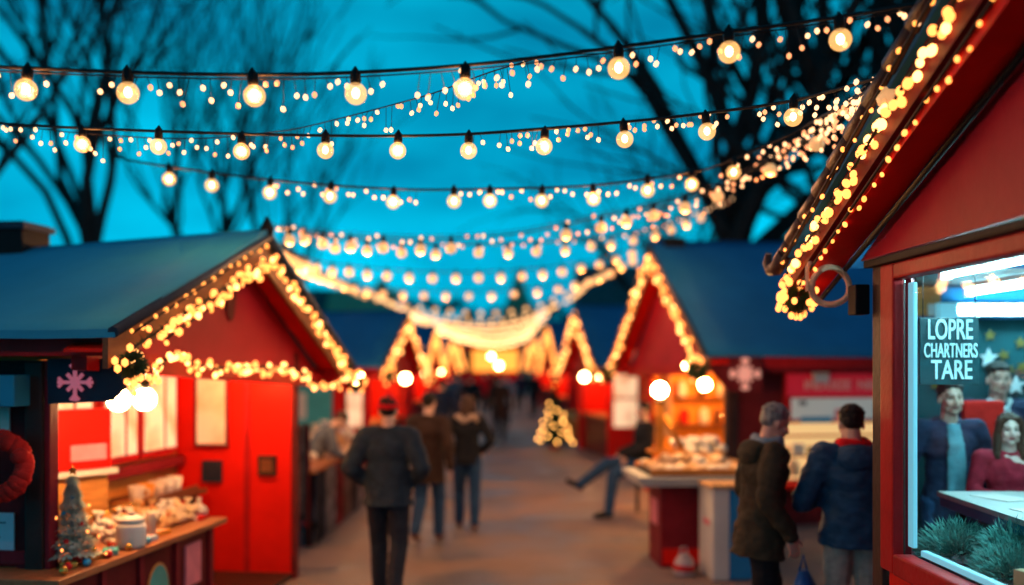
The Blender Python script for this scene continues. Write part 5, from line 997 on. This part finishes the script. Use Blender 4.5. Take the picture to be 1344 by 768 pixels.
# ================================================================== bare trees behind the stalls
def bare_tree(label, base, h, r0, spread, seed, first=0.3, nmain=5, levels=4, upright=0.5, group='bare trees behind the stalls'):
    g = thing('bare_tree', label, 'tree', base, 0, group); rn = random.Random(seed); tk, cw = MB(), MB(); count = [0]
    def grow(p, d, L_, r, lv):
        pts = [p.copy()]; rad = [r]; n = 5 if lv < 3 else 3; q = p.copy(); dd = d.copy()
        for i in range(n):
            dd = (dd + Vector((rn.gauss(0, 0.16), rn.gauss(0, 0.16), rn.gauss(0, 0.1) + 0.06 * upright))).normalized()
            q = q + dd * L_ / n; pts.append(q.copy()); rad.append(max(0.022, r * (1 - 0.42 * (i + 1) / n)))
        (tk if lv < 2 else cw).path(pts, rad, 7 if lv < 2 else 4 if lv < 4 else 3, cap=lv < 3); count[0] += 1
        if lv >= levels: return
        kids = (nmain if lv == 0 else rn.choice((3, 4)) if lv < 3 else rn.choice((2, 3, 3)))
        for k in range(kids):
            f = 1.0 if k == 0 and lv > 0 else rn.uniform(0.5 if lv == 0 else 0.35, 1.0); j = min(n - 1, int(f * n)); b0 = pts[j].lerp(pts[j + 1], f * n - j)
            az = rn.random() * 6.283 if lv else k * 6.283 / kids + rn.uniform(-.5, .5); u = dd.orthogonal().normalized(); v = dd.cross(u)
            an = spread * rn.uniform(0.55, 1.15) * (0.35 if k == 0 and lv > 0 else 1.0)
            nd = (dd * math.cos(an) + (u * math.cos(az) + v * math.sin(az)) * math.sin(an) + Vector((0, 0, 0.12 * upright))).normalized()
            grow(b0, nd, L_ * rn.uniform(0.6, 0.82) * (1.35 if lv == 0 else 1.0), rad[j + 1] * (0.92 if k == 0 else 0.74), lv + 1)
    grow(Vector((0, 0, 0)), Vector((rn.uniform(-.05, .05), rn.uniform(-.05, .05), 1)), h * first, r0, 0)
    tk.build('trunk', MATS['bark'], g); cw.build('crown', MATS['bark'], g); return g
bare_tree('bare tree with stout trunk and spreading limbs, leftmost behind the blue canvas roof', (-11.4, 28, 0), 12.5, 0.3, 0.5, 11, 0.5, 4, 4, 0.9)
bare_tree('tall slim bare tree with upright limbs, second from the left behind the blue canvas roof', (-11.6, 31, 0), 15, 0.27, 0.3, 5, 0.45, 4, 4, 1.2)
bare_tree('slender bare tree between the tall slim one and the left gable', (-10.7, 34, 0), 12, 0.22, 0.34, 23, 0.45, 4, 4, 1.0)
bare_tree('faint bare tree rising behind the peak of the left gable', (-9.2, 37, 0), 13, 0.24, 0.36, 31, 0.45, 4, 4, 1.0)
bare_tree('faint bare tree just right of the left gable peak', (-7.6, 45, 0), 13, 0.24, 0.4, 37, 0.45, 4, 4, 1.0)
bare_tree('bare tree cut by the left picture edge, above the chimney', (-12.6, 22.5, 0), 12, 0.24, 0.5, 41, 0.42, 5, 4, 0.8)
bare_tree('great bare tree with wide dense crown, left of the other trees on the right', (6.6, 30, 0), 14, 0.6, 0.85, 52, 0.56, 8, 4, 0.2)
bare_tree('bare tree with thick dark trunk beside the big right gable', (8.9, 27, 0), 16, 0.68, 0.65, 61, 0.6, 6, 4, 0.5)
bare_tree('slim leaning bare tree between the two thick trunks on the right', (8.2, 29, 0), 13, 0.26, 0.5, 73, 0.55, 4, 4, 0.6)
bare_tree('far bare tree with low wide crown, above the right gable peak', (6.0, 44, 0), 13, 0.35, 0.7, 87, 0.36, 6, 4, 0.2)
bare_tree('bare tree hidden mostly behind the roof of the big right stall', (12.5, 29, 0), 16, 0.42, 0.62, 97, 0.4, 6, 4, 0.4)

# ================================================================== distant buildings, tree line, ground
def house(label, x, y, w, d, hw, hr, wall='house_wall', roof='house_roof', wins=3):
    g = thing('house', label, 'house', (x, y, 0)); MB().box((0, 0, hw / 2), (w, d, hw)).build('wall', MATS[wall], g)
    r = MB().prism([(-w / 2 - 0.3, -d / 2 - 0.3, hw), (-w / 2 - 0.3, d / 2 + 0.3, hw), (-w / 2 - 0.3, 0, hr)], (w + 0.6, 0, 0)).build('roof', MATS[roof], g); MB().box((w * 0.3, 0, hr), (0.7, 0.7, 1.4)).build('chimney', MATS['house_wall'], r)
    for k in range(wins):
        f = MB().box((0, 0, 0), (0.9, 0.1, 1.3)).build('window', MATS['cabinet_white'], g, (-w / 2 + (k + 0.5) * w / wins, -d / 2 - 0.03, hw * 0.6)); MB().box((0, -0.04, 0), (0.74, 0.06, 1.14)).build('pane', MATS['window_dark'], f)
house('long pale house beyond the left stalls', -13.5, 76, 9, 7, 5.6, 7.6, wins=4); house('tan gabled house between the long pale house and the left strings', -9.7, 74, 4.4, 6, 4.6, 7.4, wall='house_wall', roof='house_wall', wins=2); house('dark roofed house behind the right stalls', 11.5, 72, 11, 8, 5.0, 9.0, wall='dark_wood', wins=4)
ct = thing('church_tower', 'tan church tower with pointed spire far behind the street end', 'tower', (2.2, 96, 0)); MB().box((0, 0, 3.6), (3.4, 3.4, 7.2)).build('wall', MATS['house_wall'], ct); MB().path([(0, 0, 7.2), (0, 0, 8.3), (0, 0, 11.2)], [2.0, 1.3, 0.05], 4).build('spire', MATS['house_wall'], ct); MB().box((0, -1.72, 5.6), (0.8, 0.08, 1.4)).build('belfry_opening', MATS['window_dark'], ct)
tl = MB(); rn = random.Random(77)
for i in range(5200):
    x = rn.uniform(-75, 75); hh = 7.2 + 2.6 * noise.noise(Vector((x * 0.11, 3, 0))) + (1.5 if abs(x + 12) < 9 else 0); z = rn.random() ** 0.6 * hh; c = Vector((x, 104 + rn.uniform(-3, 3), z)); s = rn.uniform(0.3, 0.9)
    d = Vector((rn.gauss(0, 1), rn.gauss(0, .4), rn.gauss(0, 1))) * s; e = Vector((rn.gauss(0, 1), rn.gauss(0, .4), rn.gauss(0, 1))) * s
    tl.bm.faces.new([tl.bm.verts.new(q) for q in (c, c + d, c + e)])
for i in range(60): tl.sphere((-75 + 2.5 * i, 107, 2.4 + 1.6 * noise.noise(Vector((i * .4, 1, 2)))), (3.2, 2, 3.6), sub=2)
o = tl.build('distant_treeline', mat('treeline_leaf', (0.025, 0.04, 0.05), 0.9, 0.4, 0.3, 0.0)); o['kind'] = 'stuff'; o['label'] = 'dark mass of far trees behind the houses'; o['category'] = 'treeline'

gd = MB(); gd.box((0, 100, -0.05), (700, 500, 0.1)); struct(gd.build('ground', mat('earth', (0.05, 0.048, 0.045), 0.9, 0.3, 0.6, 0.3)))
asp = mat('asphalt', (0.26, 0.2, 0.182), 0.7, 0.3, 0.55, 0.35, 60, spec=0.4)
nt = asp.node_tree; N = nt.nodes; L = nt.links
n3 = N.new('ShaderNodeTexNoise'); n3.inputs['Scale'].default_value = 180; n3.inputs['Detail'].default_value = 2; L.new(N['Texture Coordinate'].outputs['Object'], n3.inputs['Vector'])
mx = N.new('ShaderNodeMixRGB'); mx.blend_type = 'MULTIPLY'; mx.inputs[0].default_value = 0.55; L.new(N['Color Ramp'].outputs['Color'], mx.inputs[1]); r2 = N.new('ShaderNodeValToRGB'); r2.color_ramp.elements[0].position = 0.35; r2.color_ramp.elements[1].position = 0.65; r2.color_ramp.elements[0].color = (0.45, 0.45, 0.45, 1); L.new(n3.outputs['Fac'], r2.inputs['Fac']); L.new(r2.outputs['Color'], mx.inputs[2]); L.new(mx.outputs[0], N['Principled BSDF'].inputs['Base Color'])
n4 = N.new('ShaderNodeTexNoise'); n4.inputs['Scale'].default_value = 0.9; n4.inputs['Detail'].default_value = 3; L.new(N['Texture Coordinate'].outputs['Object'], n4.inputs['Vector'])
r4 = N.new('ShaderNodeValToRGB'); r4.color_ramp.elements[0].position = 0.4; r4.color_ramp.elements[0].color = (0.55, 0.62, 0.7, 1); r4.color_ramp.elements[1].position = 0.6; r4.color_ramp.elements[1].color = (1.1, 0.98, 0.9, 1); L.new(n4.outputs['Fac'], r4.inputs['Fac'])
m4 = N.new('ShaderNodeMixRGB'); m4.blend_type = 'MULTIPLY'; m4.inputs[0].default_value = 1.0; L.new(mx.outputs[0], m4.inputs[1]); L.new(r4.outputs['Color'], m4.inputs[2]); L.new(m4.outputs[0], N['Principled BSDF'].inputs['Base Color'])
rr = N.new('ShaderNodeMapRange'); rr.inputs['From Min'].default_value = 0.35; rr.inputs['From Max'].default_value = 0.65; rr.inputs['To Min'].default_value = 0.35; rr.inputs['To Max'].default_value = 0.8; L.new(n4.outputs['Fac'], rr.inputs['Value']); L.new(rr.outputs[0], N['Principled BSDF'].inputs['Roughness'])
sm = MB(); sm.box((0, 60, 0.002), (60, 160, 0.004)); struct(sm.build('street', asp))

# ================================================================== dusk sky, weak low sun, camera
w = bpy.data.worlds.new('World'); scene.world = w; w.use_nodes = True
nt = w.node_tree; N = nt.nodes; L = nt.links; N.clear()
out = N.new('ShaderNodeOutputWorld'); bg = N.new('ShaderNodeBackground')
sky = N.new('ShaderNodeTexSky'); sky.sky_type = 'NISHITA'; sky.sun_disc = False; sky.sun_elevation = R(-3); sky.sun_rotation = R(200); sky.altitude = 100; sky.ozone_density = 6
tc = N.new('ShaderNodeTexCoord'); sx = N.new('ShaderNodeSeparateXYZ'); L.new(tc.outputs['Generated'], sx.inputs[0])
rp = N.new('ShaderNodeValToRGB'); e = rp.color_ramp.elements; e[0].position = 0.0; e[0].color = (0.0, 0.66, 0.98, 1); e[1].position = 1.0; e[1].color = (0.0, 0.11, 0.19, 1)
for p, c in ((0.12, (0.0, 0.60, 0.92, 1)), (0.3, (0.0, 0.44, 0.70, 1)), (0.5, (0.0, 0.27, 0.43, 1))): k = e.new(p); k.color = c
L.new(sx.outputs['Z'], rp.inputs['Fac'])
mp = N.new('ShaderNodeMapping'); mp.inputs['Scale'].default_value = (1.6, 1.6, 5.0); mp.inputs['Location'].default_value = (0.3, 0.1, 0.4); L.new(tc.outputs['Generated'], mp.inputs['Vector'])
cn = N.new('ShaderNodeTexNoise'); cn.inputs['Scale'].default_value = 1.9; cn.inputs['Detail'].default_value = 5; cn.inputs['Roughness'].default_value = 0.5; L.new(mp.outputs['Vector'], cn.inputs['Vector'])
cr2 = N.new('ShaderNodeValToRGB'); cr2.color_ramp.elements[0].position = 0.38; cr2.color_ramp.elements[0].color = (0.46, 0.53, 0.6, 1); cr2.color_ramp.elements[1].position = 0.68; cr2.color_ramp.elements[1].color = (1.16, 1.14, 1.12, 1); L.new(cn.outputs['Fac'], cr2.inputs['Fac'])
m1 = N.new('ShaderNodeMixRGB'); m1.blend_type = 'MULTIPLY'; m1.inputs[0].default_value = 1.0; L.new(rp.outputs['Color'], m1.inputs[1]); L.new(cr2.outputs['Color'], m1.inputs[2])
m2 = N.new('ShaderNodeMixRGB'); m2.blend_type = 'ADD'; m2.inputs[0].default_value = 0.06; L.new(m1.outputs[0], m2.inputs[1]); L.new(sky.outputs['Color'], m2.inputs[2])
L.new(m2.outputs[0], bg.inputs['Color']); bg.inputs['Strength'].default_value = 0.96; L.new(bg.outputs[0], out.inputs[0])

cd = bpy.data.cameras.new('Camera'); cam = bpy.data.objects.new('Camera', cd); C.objects.link(cam); scene.camera = cam
cam.location = (0, 0, CZ); cam.rotation_euler = (R(90), 0, 0); cd.sensor_width = 36; cd.lens = 36 * FP / 1344; cd.shift_x = 22 / 1344; cd.shift_y = 91 / 1344
cd.clip_start = 0.05; cd.clip_end = 2000; cd.dof.use_dof = True; cd.dof.focus_distance = 4.95; cd.dof.aperture_fstop = 0.58
scene.view_settings.view_transform = 'Standard'; scene.view_settings.look = 'None'; scene.view_settings.exposure = 0
cy = scene.cycles; cy.use_denoising = True; cy.use_light_tree = True; cy.max_bounces = 6; cy.diffuse_bounces = 3; cy.glossy_bounces = 3; cy.transparent_max_bounces = 12; cy.sample_clamp_indirect = 4.0; cy.caustics_reflective = False; cy.caustics_refractive = False
scene.render.use_persistent_data = False
